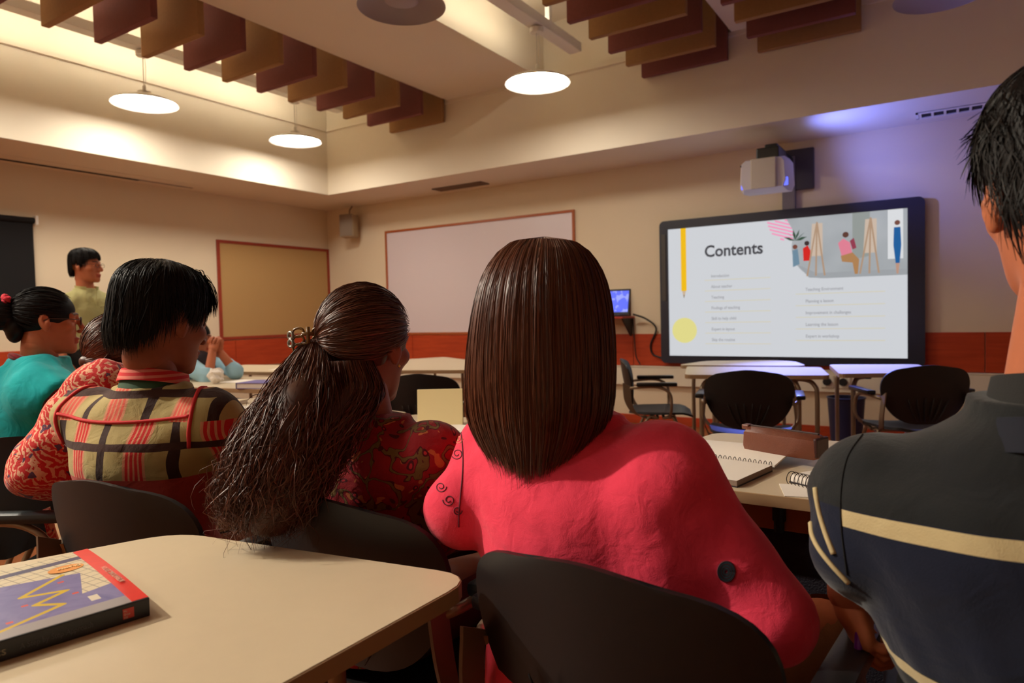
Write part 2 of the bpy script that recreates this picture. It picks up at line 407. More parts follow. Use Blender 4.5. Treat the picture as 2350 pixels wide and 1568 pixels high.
# wall speaker
spk_m = mat('speaker_grey', S(172, 150, 118), .7); grill_m = mat('speaker_grille', S(140, 122, 104), .8, bump=.5, bscale=900)
r = empty('wall_speaker', (-6.67, YF - .18, 2.22), math.radians(18), label='small beige loudspeaker on the front wall near the corner', cat='loudspeaker')
MB().box(-.10, .10, -.08, .08, 0, .30, .02).build('cabinet', spk_m, r, auto=.7)
MB().box(-.09, .09, -.088, -.078, .012, .288, .006).build('grille', grill_m, r)
MB().box(-.03, .03, .08, .17, .10, .20, .006).tube([(0, .02, .29), (0, .03, .36), (0, .10, .42)], .008, 8).build('bracket', vent_m, r)
# interactive board
bez_m = mat('board_bezel', S(38, 42, 58), .35, var=.05)
BX0, BX1, BZ0, BZ1 = -2.455, -.185, .635, 2.045
bw, bh = BX1 - BX0, BZ1 - BZ0
sb = empty('interactive_board', (BX0, YF, BZ0), label='large interactive board in a dark bezel showing a Contents slide', cat='screen')
def sbp(u, v): return (u, v)
op = round_poly([(0, 0), (bw, 0), (bw, bh), (0, bh)], .05, 6)
mbz = MB()
sx0, sx1, sz0, sz1 = .085, bw - .125, .075, bh - .085
ip = [(sx0, sz0), (sx1, sz0), (sx1, sz1), (sx0, sz1)]
# bezel rails around the screen, rounded outside
def rail(poly): 
    n = len(poly); v = [(p[0], -.075, p[1]) for p in poly] + [(p[0], 0, p[1]) for p in poly]
    MBx = MB(); MBx.add(v, [tuple(range(n)), tuple(range(2 * n - 1, n - 1, -1))] + [(i, n + i, n + (i + 1) % n, (i + 1) % n) for i in range(n)])
    return MBx
c = .05
def arc(cx, cz, a0, a1): return [(cx + c * math.cos(a), cz + c * math.sin(a)) for a in np.linspace(a0, a1, 7)]
P_ = math.pi
rail([(sx0, sz1), (sx1, sz1)] + arc(bw - c, bh - c, P_ / 4, P_ / 2) + arc(c, bh - c, P_ / 2, 3 * P_ / 4)).build('bezel_top', bez_m, sb)
rail([(sx1, sz0), (sx0, sz0)] + arc(c, c, 5 * P_ / 4, 3 * P_ / 2) + arc(bw - c, c, 3 * P_ / 2, 7 * P_ / 4)).build('bezel_bottom', bez_m, sb)
rail([(sx0, sz0), (sx0, sz1)] + arc(c, bh - c, 3 * P_ / 4, P_) + arc(c, c, P_, 5 * P_ / 4)).build('bezel_left', bez_m, sb)
rail([(sx1, sz1), (sx1, sz0)] + arc(bw - c, c, -P_ / 4, 0) + arc(bw - c, bh - c, 0, P_ / 4)).build('bezel_right', bez_m, sb)
MB().box(.02, .065, -.082, -.07, .62, bh - .13, .004).build('pen_tray', mat('pen_tray', S(70, 66, 62), .5), sb)
sw, sh_ = sx1 - sx0, sz1 - sz0
SY = -.060
def emit_mat(name, rgb, st=1.0): return mat(name, S(*rgb), .5, emit=st, spec=.1)
scr_m = emit_mat('slide_white', (216, 219, 224), .80)
scr_m.node_tree.nodes['Principled BSDF'].inputs['Base Color'].default_value = (.02, .02, .02, 1)
def glow(name, rgb, st=.85):
    m = emit_mat(name, rgb, st); m.node_tree.nodes['Principled BSDF'].inputs['Base Color'].default_value = (.02, .02, .02, 1); return m
MB().box(sx0, sx1, SY, SY + .03, sz0, sz1).build('slide', scr_m, sb)
def flat(poly, m, name, dy=.0012):        # poly in slide fractions (u right, v down)
    pts = [(sx0 + p[0] * sw, SY - dy, sz1 - p[1] * sh_) for p in poly]
    # ensure facing -Y
    a = sum((pts[i][0] * pts[(i + 1) % len(pts)][2] - pts[(i + 1) % len(pts)][0] * pts[i][2]) for i in range(len(pts)))
    if a < 0: pts = pts[::-1]
    return MB().add(pts, [tuple(range(len(pts)))]).build(name, m, sb)
asp = sw / sh_
def circ(cx, cy, r, a0=0, a1=360, n=40): return [(cx + r * math.cos(math.radians(a)), cy + r * asp * math.sin(math.radians(a))) for a in np.linspace(a0, a1, n, endpoint=(a1 - a0) < 360)]
ye = glow('slide_pencil_yellow', (244, 190, 8)); pale = glow('slide_pale_yellow', (228, 220, 140)); tx = glow('slide_text', (70, 70, 76)); tx2 = glow('slide_text_light', (150, 150, 156)); pk = glow('slide_pink', (248, 150, 190)); ln = glow('slide_rule', (216, 208, 178))
flat([(.062, .0), (.088, .0), (.088, .49), (.062, .49)], ye, 'slide_pencil')
flat([(.066, .49), (.084, .49), (.077, .54), (.073, .54)], glow('slide_pencil_tip', (206, 180, 150)), 'slide_pencil_tip')
flat([(.0715, .52), (.0785, .52), (.076, .545), (.074, .545)], tx, 'slide_pencil_lead')
flat(circ(.075, .80, .06), pale, 'slide_dot')
# pink hatched circle
PCX, PCY, PR = .55, -.01, .095
for i in range(-9, 10):
    o_ = i * .021
    v0 = PCY + .02 + i * .024
    # slanted stripe clipped to the circle
    seg = []
    for u in np.linspace(PCX - PR, PCX + PR, 60):
        v = v0 + (u - PCX) * .55
        if (u - PCX) ** 2 + ((v - PCY) / asp) ** 2 < PR ** 2 and v > .0 and u < .60: seg.append((u, v))
    if len(seg) > 3: flat([seg[0], seg[-1], (seg[-1][0], seg[-1][1] + .012), (seg[0][0], seg[0][1] + .012)], pk, 'slide_stripe')
# the photograph on the slide: a studio with easels and seated people
gph = NT('slide_photo', .5)
gph.b.inputs['Base Color'].default_value = (.02, .02, .02, 1)
gcol = gph.mix(gph.noise(3.0, 2), S(150, 156, 160), S(190, 194, 198))
gph.L(gcol, gph.b.inputs['Emission Color']); gph.b.inputs['Emission Strength'].default_value = .8
U0 = .535
ph = [(.535 + .005, 0.0), (1.0, 0.0), (1.0, .44), (.70, .44)] + [(.69 - .13 * math.sin(math.radians(a)), .21 + .23 * math.cos(math.radians(a))) for a in np.linspace(6, 116, 16)]
flat(ph, gph.m, 'slide_photo', .0014)
def ph_el(pts, rgb, nm, dy=.002): flat(pts, glow('slide_' + nm + '_%d_%d_%d' % rgb, rgb), 'slide_' + nm, dy)
ph_el([(.58, .33), (.66, .40), (1.0, .40), (1.0, .44), (.70, .44), (.63, .43)], (160, 164, 168), 'studio_floor', .0017)
ph_el([(.80, .0), (.865, .0), (.865, .30), (.80, .32)], (150, 156, 152), 'studio_wall', .0017)
ph_el([(.93, .0), (.985, .0), (.985, .33), (.93, .33)], (222, 224, 226), 'studio_window', .0017)
for i, a in enumerate((200, 230, 260, 290, 320, 345)):
    b0 = (.575, .16); L_ = .05
    e = (b0[0] + L_ * math.cos(math.radians(a)), b0[1] + L_ * asp * math.sin(math.radians(a)))
    pxv = (.006 * math.sin(math.radians(a)), .012 * math.cos(math.radians(a)))
    ph_el([b0, ((b0[0] + e[0]) / 2 + pxv[0], (b0[1] + e[1]) / 2 + pxv[1]), e, ((b0[0] + e[0]) / 2 - pxv[0], (b0[1] + e[1]) / 2 - pxv[1])], (48, 78, 58), 'plant_leaf', .002 + i * .0001)
for ux in (.655, .86):
    ph_el([(ux - .012, .05), (ux + .03, .05), (ux + .03, .28), (ux - .02, .28)], (206, 186, 168), 'easel_board', .002)
    for dx in (-.035, .0, .035): ph_el([(ux + .005, .04), (ux + .011, .04), (ux + dx + .006, .42), (ux + dx - .001, .42)], (178, 148, 122), 'easel_leg', .0023)
ph_el([(.563, .23), (.585, .22), (.592, .33), (.565, .35)], (110, 140, 160), 'painter_body'); ph_el(circ(.574, .205, .010), (120, 70, 56), 'painter_head')
ph_el([(.606, .22), (.625, .20), (.637, .24), (.632, .31), (.608, .31)], (214, 36, 30), 'red_sitter'); ph_el(circ(.622, .185, .010), (60, 44, 44), 'red_sitter_head')
ph_el([(.745, .20), (.765, .17), (.79, .20), (.80, .28), (.76, .30)], (226, 130, 150), 'pink_sitter'); ph_el(circ(.774, .145, .012), (96, 62, 52), 'pink_sitter_head')
ph_el([(.755, .29), (.80, .27), (.825, .32), (.82, .42), (.808, .42), (.80, .34), (.76, .33)], (176, 130, 84), 'sitter_trousers', .0022)
ph_el([(.79, .19), (.805, .17), (.815, .24), (.80, .25)], (150, 60, 80), 'second_sitter')
ph_el([(.930 + .022, .12), (.975, .12), (.978, .24), (.972, .36), (.958, .36), (.950, .24)], (30, 96, 158), 'teacher_dress', .0023); ph_el(circ(.964, .09, .010), (120, 76, 60), 'teacher_head', .0023)
ph_el([(.958, .36), (.972, .36), (.968, .43), (.961, .43)], (190, 150, 130), 'teacher_legs', .0022)
def text(body, size, m, name, loc, parent, rot=(math.pi / 2, 0, 0), ext=.0004, bold=0.0, align='LEFT', sx=1.0):
    cu = bpy.data.curves.new(name, 'FONT'); cu.body = body; cu.size = size; cu.extrude = ext; cu.offset = bold; cu.align_x = align; cu.resolution_u = 3
    t = bpy.data.objects.new(name + '_tmp', cu); col.objects.link(t)
    bpy.context.view_layer.update()
    me = bpy.data.meshes.new_from_object(t.evaluated_get(bpy.context.evaluated_depsgraph_get()))
    bpy.data.objects.remove(t)
    me.materials.clear(); me.materials.append(m)
    o = bpy.data.objects.new(name, me); col.objects.link(o); o.parent = parent; o.location = loc; o.rotation_euler = rot; o.scale = (sx, 1, 1)
    return o
def slide_text(body, u, v, size, m, bold=0.0, sx=1.0):
    return text(body, size, m, 'slide_text', (sx0 + u * sw, SY - .002, sz1 - v * sh_), sb, bold=bold, sx=sx)
slide_text('Contents', .175, .235, .155, tx, .0035, .93)
LT = ['Introduction', 'About teacher', 'Teaching', 'Findings of teaching', 'Skill to help child', 'Expert in layout', 'Skip the routine']
RT = ['Teaching Environment', 'Planning a lesson', 'Improvement in challenges', 'Learning the lesson', 'Expert in workshop']
for i, s_ in enumerate(LT):
    v = .395 + i * .0815
    slide_text(s_, .205, v, .040, tx2, .0003, .85); flat([(.175, v + .018), (.47, v + .018), (.47, v + .023), (.175, v + .023)], ln, 'slide_rule')
for i, s_ in enumerate(RT):
    v = .525 + i * .0835
    slide_text(s_, .615, v, .040, tx2, .0003, .85); flat([(.575, v + .018), (.92, v + .018), (.92, v + .023), (.575, v + .023)], ln, 'slide_rule')
# short-throw projector on its column and arm
pj = empty('projector', (-1.25, YF, 2.045), label='white short-throw projector on an arm above the interactive board', cat='projector')
grey_m = mat('arm_grey', S(120, 112, 116), .5); pjw = mat('projector_white', S(206, 200, 206), .4)
MB().box(-.045, .065, -.06, 0, 0, .47, .006).build('wall_column', grey_m, pj)
MB().box(-.06, .22, -.05, 0, .17, .53, .006).build('wall_plate', mat('mount_plate_dark', S(58, 52, 60), .5), pj)
MB().box(-.05, .05, -.72, -.04, .40, .46, .01).build('boom_arm', black_m, pj)
MB().box(-.10, .08, -.80, -.50, .32, .42, .012).build('cradle', black_m, pj)
bodyr = []
for (yy, w0, w1, z0, z1) in ((-.52, .16, .17, .10, .30), (-.60, .17, .19, .07, .33), (-.80, .17, .20, .055, .33), (-.88, .15, .17, .08, .31)):
    bodyr.append([(x_ - .03, yy, z_) for x_, z_ in ((-w1, z0 + .05), (-w0, z0), (w0, z0), (w1, z0 + .05), (w1 * .95, z1 - .03), (w0 * .9, z1), (-w0 * .9, z1), (-w1 * .95, z1 - .03))])
MB().loft(bodyr).build('projector_body', pjw, pj, auto=.5)
MB().box(-.12, .075, -.905, -.872, .075, .315, .008).build('front_panel', mat('projector_panel', S(196, 186, 172), .5), pj)
for s_, x0_ in ((-1, -.205), (1, .085)): MB().box(x0_, x0_ + .075, -.868, -.855, .085, .15, .006).build('blue_reflection_glow', mat('reflection_blue', S(96, 110, 255), .4, emit=1.2), pj)  # added emissive pads stand for the blue reflection on the body's sides
for k in range(2): MB().box(-.215 + k * .01, -.15 - k * .02, -.845, -.80, .275 - k * .035, .287 - k * .035).build('vent_slot', black_m, pj)
# the projector's lamp: bluish beam on the tables and floor under the board
for loc, tgt, en, sz, nm in (((-1.03, 5.93, 2.16), (.1, 6.17, 2.65), 45, 2.3, 'projector_spill'), ((-1.20, 5.73, 2.08), (-.45, 4.95, .5), 430, 1.25, 'projector_beam')):
    ld = bpy.data.lights.new(nm, 'SPOT'); ld.energy = en; ld.color = (.16, .22, 1.0); ld.spot_size = sz; ld.spot_blend = .8; ld.shadow_soft_size = .05
    lo = bpy.data.objects.new(nm, ld); col.objects.link(lo); lo.location = loc
    d_ = Vector(tgt) - Vector(loc); lo.rotation_euler = d_.to_track_quat('-Z', 'Y').to_euler()
# laptop on a wall shelf, cables
shelf_m = mat('shelf_red', S(176, 52, 28), .5)
r = empty('wall_shelf', (-2.98, YF, 1.06), label='small red wall shelf carrying the laptop', cat='shelf')
MB().box(-.22, .22, -.32, 0, .03, .05, .004).build('shelf_board', shelf_m, r)
for sx_ in (-.18, .18): MB().add([(sx_ - .012, 0, .03), (sx_ - .012, -.24, .03), (sx_ - .012, 0, -.17), (sx_ + .012, 0, .03), (sx_ + .012, -.24, .03), (sx_ + .012, 0, -.17)], [(0, 1, 2), (5, 4, 3), (0, 3, 4, 1), (1, 4, 5, 2), (2, 5, 3, 0)]).build('bracket', black_m, r)
r = empty('laptop', (-2.98, YF - .16, 1.112), label='open laptop with a bright blue screen on the wall shelf', cat='laptop')
MB().box(-.18, .18, -.13, .11, 0, .02, .005).build('base', black_m, r)
lid = MB().box(-.18, .18, -.004, .008, 0, .27, .004).build('lid', black_m, r); lid.location = (0, .10, .018); lid.rotation_euler.x = math.radians(-12)
sc_m = NT('laptop_screen', .4)
c_ = sc_m.mix(sc_m.gt(sc_m.noise(14, 2), .56), S(92, 108, 246), S(150, 160, 255)); sc_m.L(c_, sc_m.b.inputs['Emission Color']); sc_m.b.inputs['Emission Strength'].default_value = 1.0; sc_m.b.inputs['Base Color'].default_value = (.02, .02, .02, 1)
o = MB().box(-.165, .165, -.0065, -.004, .025, .25).build('screen', sc_m.m, lid)
cab_m = mat('cable_black', S(22, 18, 18), .5)
def cable(pts, rad, label, m=cab_m):
    o = MB().tube(bez(pts, 8), rad, 6).build('cable', m, auto=1.2); return tag(o, label, 'cable')
cable([(-2.74, YF - .1, 1.13), (-2.62, YF - .05, 1.08), (-2.52, YF - .03, .98), (-2.58, YF - .03, .82), (-2.56, YF - .03, .72), (-2.47, YF - .03, .68)], .010, 'black cable looping from the shelf to the interactive board')
cable([(-2.76, YF - .06, 1.09), (-2.75, YF - .05, .9), (-2.73, YF - .06, .7), (-2.68, YF - .07, .615)], .006, 'thin black cable hanging straight under the wall shelf')
# power sockets on the raceway
for i, xx in enumerate((-.93, -.80)):
    r = empty('power_socket', (xx, YF - .045, .44), label='%s power socket on the white raceway under the board' % ('left' if i == 0 else 'right'), cat='socket')
    MB().box(-.055, .055, -.012, 0, 0, .11, .004).build('plate', rac_m, r)
    MB().lathe([(.0, 0), (.034, 0), (.034, .02), (.0, .02)], 20).build('plug', black_m, r)
    r.children[-1].rotation_euler.x = math.pi / 2; r.children[-1].location = (0, -.012, .055)
# ================================================================ furniture
lam_m = mat('table_laminate', S(212, 194, 164), .38, var=.025, vscale=40, bump=.04, bscale=900)
edge_shade_m = mat('table_edge_shaded', S(168, 136, 100), .5)  # laminate darkened: the edge's dimmer light is put into the colour
steel_m = mat('tube_steel', S(150, 132, 110), .38, metal=.6)
shell_m = mat('chair_shell', S(22, 20, 22), .48, var=.1, vscale=90, bump=.12, bscale=900)
pad_m = mat('arm_pad', S(30, 32, 34), .3, bump=.1, bscale=600)
flank_m = mat('chair_upright', S(112, 92, 74), .5)
wood_m = mat('apron_wood', S(190, 118, 58), .5, var=.15, vscale=14)
def grid_shell(fn, nu, nv, th, off=None):
    us = np.linspace(-1, 1, nu); vs = np.linspace(0, 1, nv)
    A = np.array([[fn(u, v) for u in us] for v in vs])
    du = np.gradient(A, axis=1); dv = np.gradient(A, axis=0); N = np.cross(du, dv); N /= np.linalg.norm(N, axis=2, keepdims=True) + 1e-12
    B = A - N * th if off is None else A + np.array(off)
    V = np.concatenate([A.reshape(-1, 3), B.reshape(-1, 3)]); K = nu * nv; F = []
    for i in range(nv - 1):
        for j in range(nu - 1):
            a = i * nu + j; F.append((a, a + 1, a + nu + 1, a + nu)); F.append((K + a, K + a + nu, K + a + nu + 1, K + a + 1))
    bd = [j for j in range(nu)] + [i * nu + nu - 1 for i in range(1, nv)] + [(nv - 1) * nu + j for j in range(nu - 2, -1, -1)] + [i * nu for i in range(nv - 2, 0, -1)]
    for a, b in zip(bd, bd[1:] + bd[:1]): F.append((a, K + a, K + b, b))
    return MB().add(V, F)
def interp(x, xs, ys): return float(np.interp(x, xs, ys))
BV = [0, .02, .07, .16, .30, .48, .66, .80, .90, .96, .99, 1.0]; BWD = [.05, .09, .13, .168, .203, .229, .238, .230, .207, .172, .128, .09]
_bo = np.array(bez([np.array((a, b)) for a, b in zip(BV, BWD)], 6))
def back_pt(u, v):
    w = interp(v, _bo[:, 0], _bo[:, 1]); z = .485 + v * .325
    z += .012 * (1 - u * u) * max(0, v - .85) / .15
    return np.array([w * u, -.215 - .20 * (z - .485) + .055 * (u * w / .238) ** 2 + .03 * (v - .5) ** 2, z])
def seat_pt(u, v):
    y = -.21 + v * .43
    w = interp(v, [0, .06, .2, .6, .85, .95, 1], [.13, .17, .205, .23, .22, .20, .15])
    z = .455 - .018 * math.exp(-((v - .35) / .3) ** 2) * (1 - u * u) - .03 * max(0, (v - .8) / .2) ** 2 + .012 * u * u
    return np.array([w * u, y, z])
def make_chair():
    r = empty('chair')
    grid_shell(lambda u, v: back_pt(u, .5 - .5 * math.cos(v * math.pi)), 17, 25, .010, (0, .011, 0)).build('backrest', shell_m, r, auto=.9)
    grid_shell(seat_pt, 15, 13, .014).build('seat', shell_m, r, auto=.9)
    b = r.children[0]
    for k, ux in enumerate((-.5, -.3, -.1, .1, .3, .5)):
        pts = [back_pt(ux * (.8 + .35 * v), v) + np.array([0, -.0105, 0]) for v in np.linspace(.05, .42 + .06 * (1 - abs(ux)), 6)]
        MB().tube(pts, [.0015, .004, .0045, .0045, .004, .0012], 6).build('rib', shell_m, b, True)
    for s in (-1, 1):
        # flat upright from the seat to the side of the back
        p = [np.array(q) for q in ((s * .185, -.06, .425), (s * .215, -.16, .45), (s * .235, -.215, .54), (s * .226, -.225, .66))]
        P = bez(p, 5); wv = [np.array((0, .026, -.012))] * len(P)
        MB().loft([[q - w_, q - w_ + (s * .007, 0, 0), q + w_ + (s * .007, 0, 0), q + w_] for q, w_ in zip(P, wv)]).build('upright', flank_m, r, auto=.8)
        MB().tube(bez([(s * .19, .02, .425), (s * .20, .10, .40), (s * .225, .20, 0.0)], 5), .011, 10).build('leg', steel_m, r, auto=.9)
        MB().tube(bez([(s * .19, -.02, .425), (s * .20, -.10, .40), (s * .235, -.25, 0.0)], 5), .011, 10).build('leg', steel_m, r, auto=.9)
        MB().tube(bez([(s * .19, .06, .425), (s * .262, .07, .50), (s * .268, .06, .60), (s * .266, -.02, .645), (s * .25, -.17, .64), (s * .228, -.20, .63)], 5), .010, 10).build('arm_tube', steel_m, r, auto=.9)
        MB().box(s * .268 - .025, s * .268 + .025, -.16, .11, .650, .676, .010).build('arm_pad', pad_m, r, auto=.7)
    MB().tube([(-.19, .02, .425), (.19, .02, .425)], .010, 8).tube([(-.19, -.02, .425), (.19, -.02, .425)], .010, 8).build('seat_bar', steel_m, r, auto=.9)
    return r
chair0 = make_chair(); used = [False]
def chair(x, y, yaw, label, group='black shell chairs'):
    r = chair0 if not used[0] else copy_tree(chair0)
    used[0] = True
    r.location = (x, y, 0); r.rotation_euler = (0, 0, math.radians(yaw)); tag(r, label, 'chair', group); return r
def table(poly, label, legs, z=.742, th=.027, group='cream-topped classroom tables', rad=.05, modesty=None):
    P = [np.array(p[:2], float) for p in poly]; c = sum(P) / len(P)
    r = empty('table', (c[0], c[1], 0), label=label, cat='table', group=group)
    Q = [tuple(p - c) for p in P]; rp = round_poly(Q, rad, 6)
    MB().prism(rp, z - th, z).build('tabletop', lam_m, r)
    n = len(rp); R0 = np.array(rp); nr = []
    for i in range(n):
        t = nrm(R0[(i + 1) % n] - R0[i - 1]); nn = np.array((t[1], -t[0])); nr.append(nn)
    sgn = 1 if sum(np.dot(nr[i], R0[i]) for i in range(n)) > 0 else -1
    O = R0 + np.array(nr) * .0025 * sgn
    v = [(p[0], p[1], z - th + .001) for p in O] + [(p[0], p[1], z - .0015) for p in O] + [(p[0], p[1], z - .0005) for p in R0] + [(p[0], p[1], z - th) for p in R0]
    f = []
    for i in range(n):
        j = (i + 1) % n
        f += [(i, j, n + j, n + i), (n + i, n + j, 2 * n + j, 2 * n + i), (3 * n + i, 3 * n + j, j, i)]
    MB().add(v, f).build('shaded_edge', edge_shade_m, r)
    for (lx, ly) in legs:                   # bent tube leg: rises and turns in under the top
        p = np.array((lx, ly)) - c; q = p * .55
        MB().tube(bez([(p[0], p[1], 0), (p[0], p[1], .3), (p[0], p[1], .60), (p[0] * .97, p[1] * .97, .665), (p[0] * .85, p[1] * .85, .70), (q[0], q[1], .703)], 5), .014, 10).build('leg', steel_m, r, auto=.9)
    m = MB()
    for (lx, ly) in legs:
        q = (np.array((lx, ly)) - c) * .55
        m.box(q[0] - .03, q[0] + .03, q[1] - .03, q[1] + .03, .69, z - th)
    m.build('mount_plates', black_m, r)
    return r
# the table at the lower left with the textbook
table([(-.640, .10), (-.628, .856), (-1.27, .752), (-1.52, .10)], 'cream trapezoid table in the lower left foreground carrying the textbook', [(-.80, .22), (-.80, .72), (-1.2, .65), (-1.32, .22)], rad=.07)
# the row of tables the class sits at
t1 = table([(-.78, 1.555), (.55, 1.555), (.42, 2.28), (-.66, 2.28)], 'cream table in front of the pink woman with notebooks and a pencil case', [(-.62, 1.68), (.42, 1.68), (.34, 2.2), (-.56, 2.2)])
cx, cy = t1.location[0], t1.location[1]
MB().box(-.55 - cx, .40 - cx, 1.70 - cy, 1.72 - cy, .62, .712, .004).build('apron', wood_m, t1)
MB().box(-.50 - cx, .42 - cx, 1.74 - cy, 1.752 - cy, .22, .62).build('modesty_panel', mat('modesty_mesh', S(24, 20, 34), .6, bump=.8, bscale=220), t1)
MB().box(-.36 - cx, -.33 - cx, 1.685 - cy, 1.70 - cy, .645, .70, .004).lathe([(.0, .60), (.012, .60), (.012, .66), (0, .66)], 10, (-.345 - cx, 1.69 - cy, .02)).build('clamp', black_m, t1)
table([(-2.02, 1.50), (-.82, 1.555), (-.80, 2.22), (-1.90, 2.20)], 'cream table in front of the long-haired woman', [(-1.85, 1.62), (-.95, 1.65), (-.95, 2.1), (-1.8, 2.1)])
table([(-3.25, 1.62), (-2.06, 1.52), (-1.96, 2.22), (-3.1, 2.42)], 'cream table in front of the plaid-shirted man', [(-3.0, 1.75), (-2.2, 1.65), (-2.1, 2.1), (-2.95, 2.3)])
table([(-4.55, 2.45), (-3.45, 2.62), (-3.55, 3.30), (-4.62, 3.15)], 'cream table where the woman in light blue leans her elbows', [(-4.4, 2.6), (-3.6, 2.75), (-3.65, 3.15), (-4.45, 3.05)])
table([(-5.55, 3.35), (-4.1, 3.62), (-4.3, 4.28), (-5.6, 4.05)], 'cream table beyond the woman in light blue, by the left wall', [(-5.4, 3.5), (-4.3, 3.75), (-4.4, 4.15), (-5.4, 3.95)])
table([(-3.78, 3.92), (-2.95, 4.22), (-3.55, 5.0), (-4.33, 5.45), (-4.62, 4.75)], 'cream table in front of the whiteboard', [(-3.75, 4.05), (-3.1, 4.3), (-3.65, 4.85), (-4.25, 5.2), (-4.4, 4.75)])
table([(-1.44, 4.28), (-.62, 4.50), (-.76, 5.10), (-1.64, 4.92)], 'nearest cream table of the group before the interactive board', [(-1.36, 4.36), (-1.27, 4.40), (-.70, 4.56), (-.80, 4.53)])
table([(-.58, 4.62), (-.06, 4.88), (-.20, 5.52), (-.74, 5.36)], 'blue-lit cream table of the group before the interactive board', [(-.52, 4.75), (-.16, 4.95), (-.26, 5.42), (-.68, 5.28)])
table([(-1.76, 5.02), (-.86, 5.20), (-1.02, 5.62), (-1.20, 5.72), (-1.68, 5.52)], 'rearmost cream table of the group before the interactive board', [(-1.65, 5.1), (-.95, 5.28), (-1.1, 5.6), (-1.6, 5.45)], rad=.12)
chair(-.985, 4.06, 12, 'black shell chair seen from behind, middle of those before the board')
chair(-.22, 4.62, 28, 'black shell chair with a blue-lit seat, nearest the man in stripes')
chair(-1.74, 4.62, -68, 'black shell chair seen edge-on, left of those before the board')
chair(-2.72, 3.28, 24, 'black shell chair in front of the whiteboard table')
chair(-5.35, 3.15, -30, 'black shell chair against the pinboard wall')
chair(-.385, 1.055, -5, 'black shell chair the pink woman sits on')
chair(-.972, 1.12, 0, 'black shell chair the long-haired woman sits on')
chair(-1.56, .985, 8, 'black shell chair the plaid-shirted man sits on')
chair(-2.14, 1.0, -58, 'black shell chair with a bare arm rest under the printed sleeve')
chair(-2.82, 1.22, -20, 'black shell chair the woman in the teal shawl sits on')
chair(.25, .99, 18, 'black shell chair the man in the striped shirt sits on')
chair(-4.62, 2.2, 0, 'black shell chair the woman in light blue sits on')
bin_m = mat('bin_blue', S(30, 34, 66), .5)
for (x, y, label, m, w, h) in ((-.72, 6.1, 'dark blue waste bin under the tables before the board', bin_m, .14, .42), (-2.72, 3.95, 'blue grey waste bin beside the chair before the whiteboard', mat('bin_grey', S(92, 92, 124), .5), .13, .40)):
    r = empty('waste_bin', (x, y, 0), label=label, cat='bin')
    MB().lathe([(0, .004), (w * .78, .004), (w * .8, 0), (w, h), (w * .96, h), (w * .77, .012), (0, .012)], 28).build('bucket', m, r, auto=.6)
    MB().tube([(w * 1.0 * math.cos(a), w * math.sin(a), h) for a in np.linspace(0, 2 * math.pi, 28, endpoint=False)], .006, 6, closed=True).build('rim', m, r, True)
# ================================================================ small things on the tables
TZ = .742
paper_m = mat('paper', S(246, 238, 228), .7); pageedge_m = mat('page_edge', S(140, 118, 104), .8, var=.2, vscale=300)
cover_m = mat('notebook_cover', S(40, 34, 40), .5); wire_m = mat('wire', S(70, 62, 58), .35, metal=.8)
def rect_poly(cx, cy, w, d, a):
    ca, sa = math.cos(a), math.sin(a); return [(cx + x * ca - y * sa, cy + x * sa + y * ca) for x, y in ((-w / 2, -d / 2), (w / 2, -d / 2), (w / 2, d / 2), (-w / 2, d / 2))]
# open spiral notebook: near page block (right of image lower), far leaf lifted
def open_notebook(x, y, rz, label, w=.22, d=.20):
    r = empty('spiral_notebook', (x, y, TZ), rz, label=label, cat='notebook')
    MB().box(-w / 2, w / 2, -d, -.006, 0, .003).build('back_cover', cover_m, r)
    MB().box(-w / 2, w / 2, -d, -.006, .003, .016, .0015).build('page_block', pageedge_m, r)
    MB().box(-w / 2, w / 2, -d, -.006, .0161, .0166).build('right_page', paper_m, r)
    def leaf(u, v):
        return np.array([u * w / 2, .006 + v * d, .012 + .014 * math.sin(v * 2.6) + .004 * u * v])
    grid_shell(leaf, 5, 12, .004).build('turned_pages', paper_m, r, auto=.8)
    for i in range(22):
        xx = -w / 2 + .008 + i * (w - .016) / 21
        MB().tube([(xx, .009 * math.cos(a), .014 + .009 * math.sin(a)) for a in np.linspace(-.3, math.pi + .3, 9)], .0009, 5).build('ring', wire_m, r, True)
    return r
nb = open_notebook(-.525, 1.815, math.radians(-10), 'open white spiral notebook on the table beside the pink shoulder', .30, .21)
ring_n2 = None
pc_m = mat('brown_leather', S(112, 62, 44), .38, var=.12, vscale=40, bump=.25, bscale=260)
r = empty('pencil_case', (-.375, 1.905, TZ + .024), math.radians(-21), label='brown leather pencil case lying on the open notebook', cat='pencil case')
sec = [(-.030, 0), (.030, 0), (.034, .010), (.030, .050), (.008, .062), (-.008, .062), (-.030, .050), (-.034, .010)]
rings = []
for xx, sc in ((-.105, .86), (-.10, .97), (-.03, 1.02), (.04, 1.0), (.10, .97), (.105, .86)):
    rings.append([(xx, p[0] * sc, .032 + (p[1] - .032) * sc) for p in sec])
MB().loft(rings).build('case_body', pc_m, r, auto=.7)
MB().box(-.098, .098, -.004, .004, .060, .0655, .001).build('zip', mat('zip_dark', S(60, 34, 26), .5), r)
MB().box(.098, .1085, -.030, .030, .006, .056, .006).build('end_patch', mat('leather_dark', S(58, 26, 24), .4), r)
MB().box(-.122, -.10, -.012, .012, .052, .066, .004).build('pull_tab', pc_m, r)
r = empty('spiral_notebook', (-.205, 1.73, TZ + .001), math.radians(60), label='closed spiral notebook with curled pages next to the striped shoulder', cat='notebook')
MB().box(-.10, .10, -.075, .075, 0, .003).build('back_cover', cover_m, r)
MB().box(-.097, .097, -.073, .073, .003, .02, .0015).build('page_block', paper_m, r)
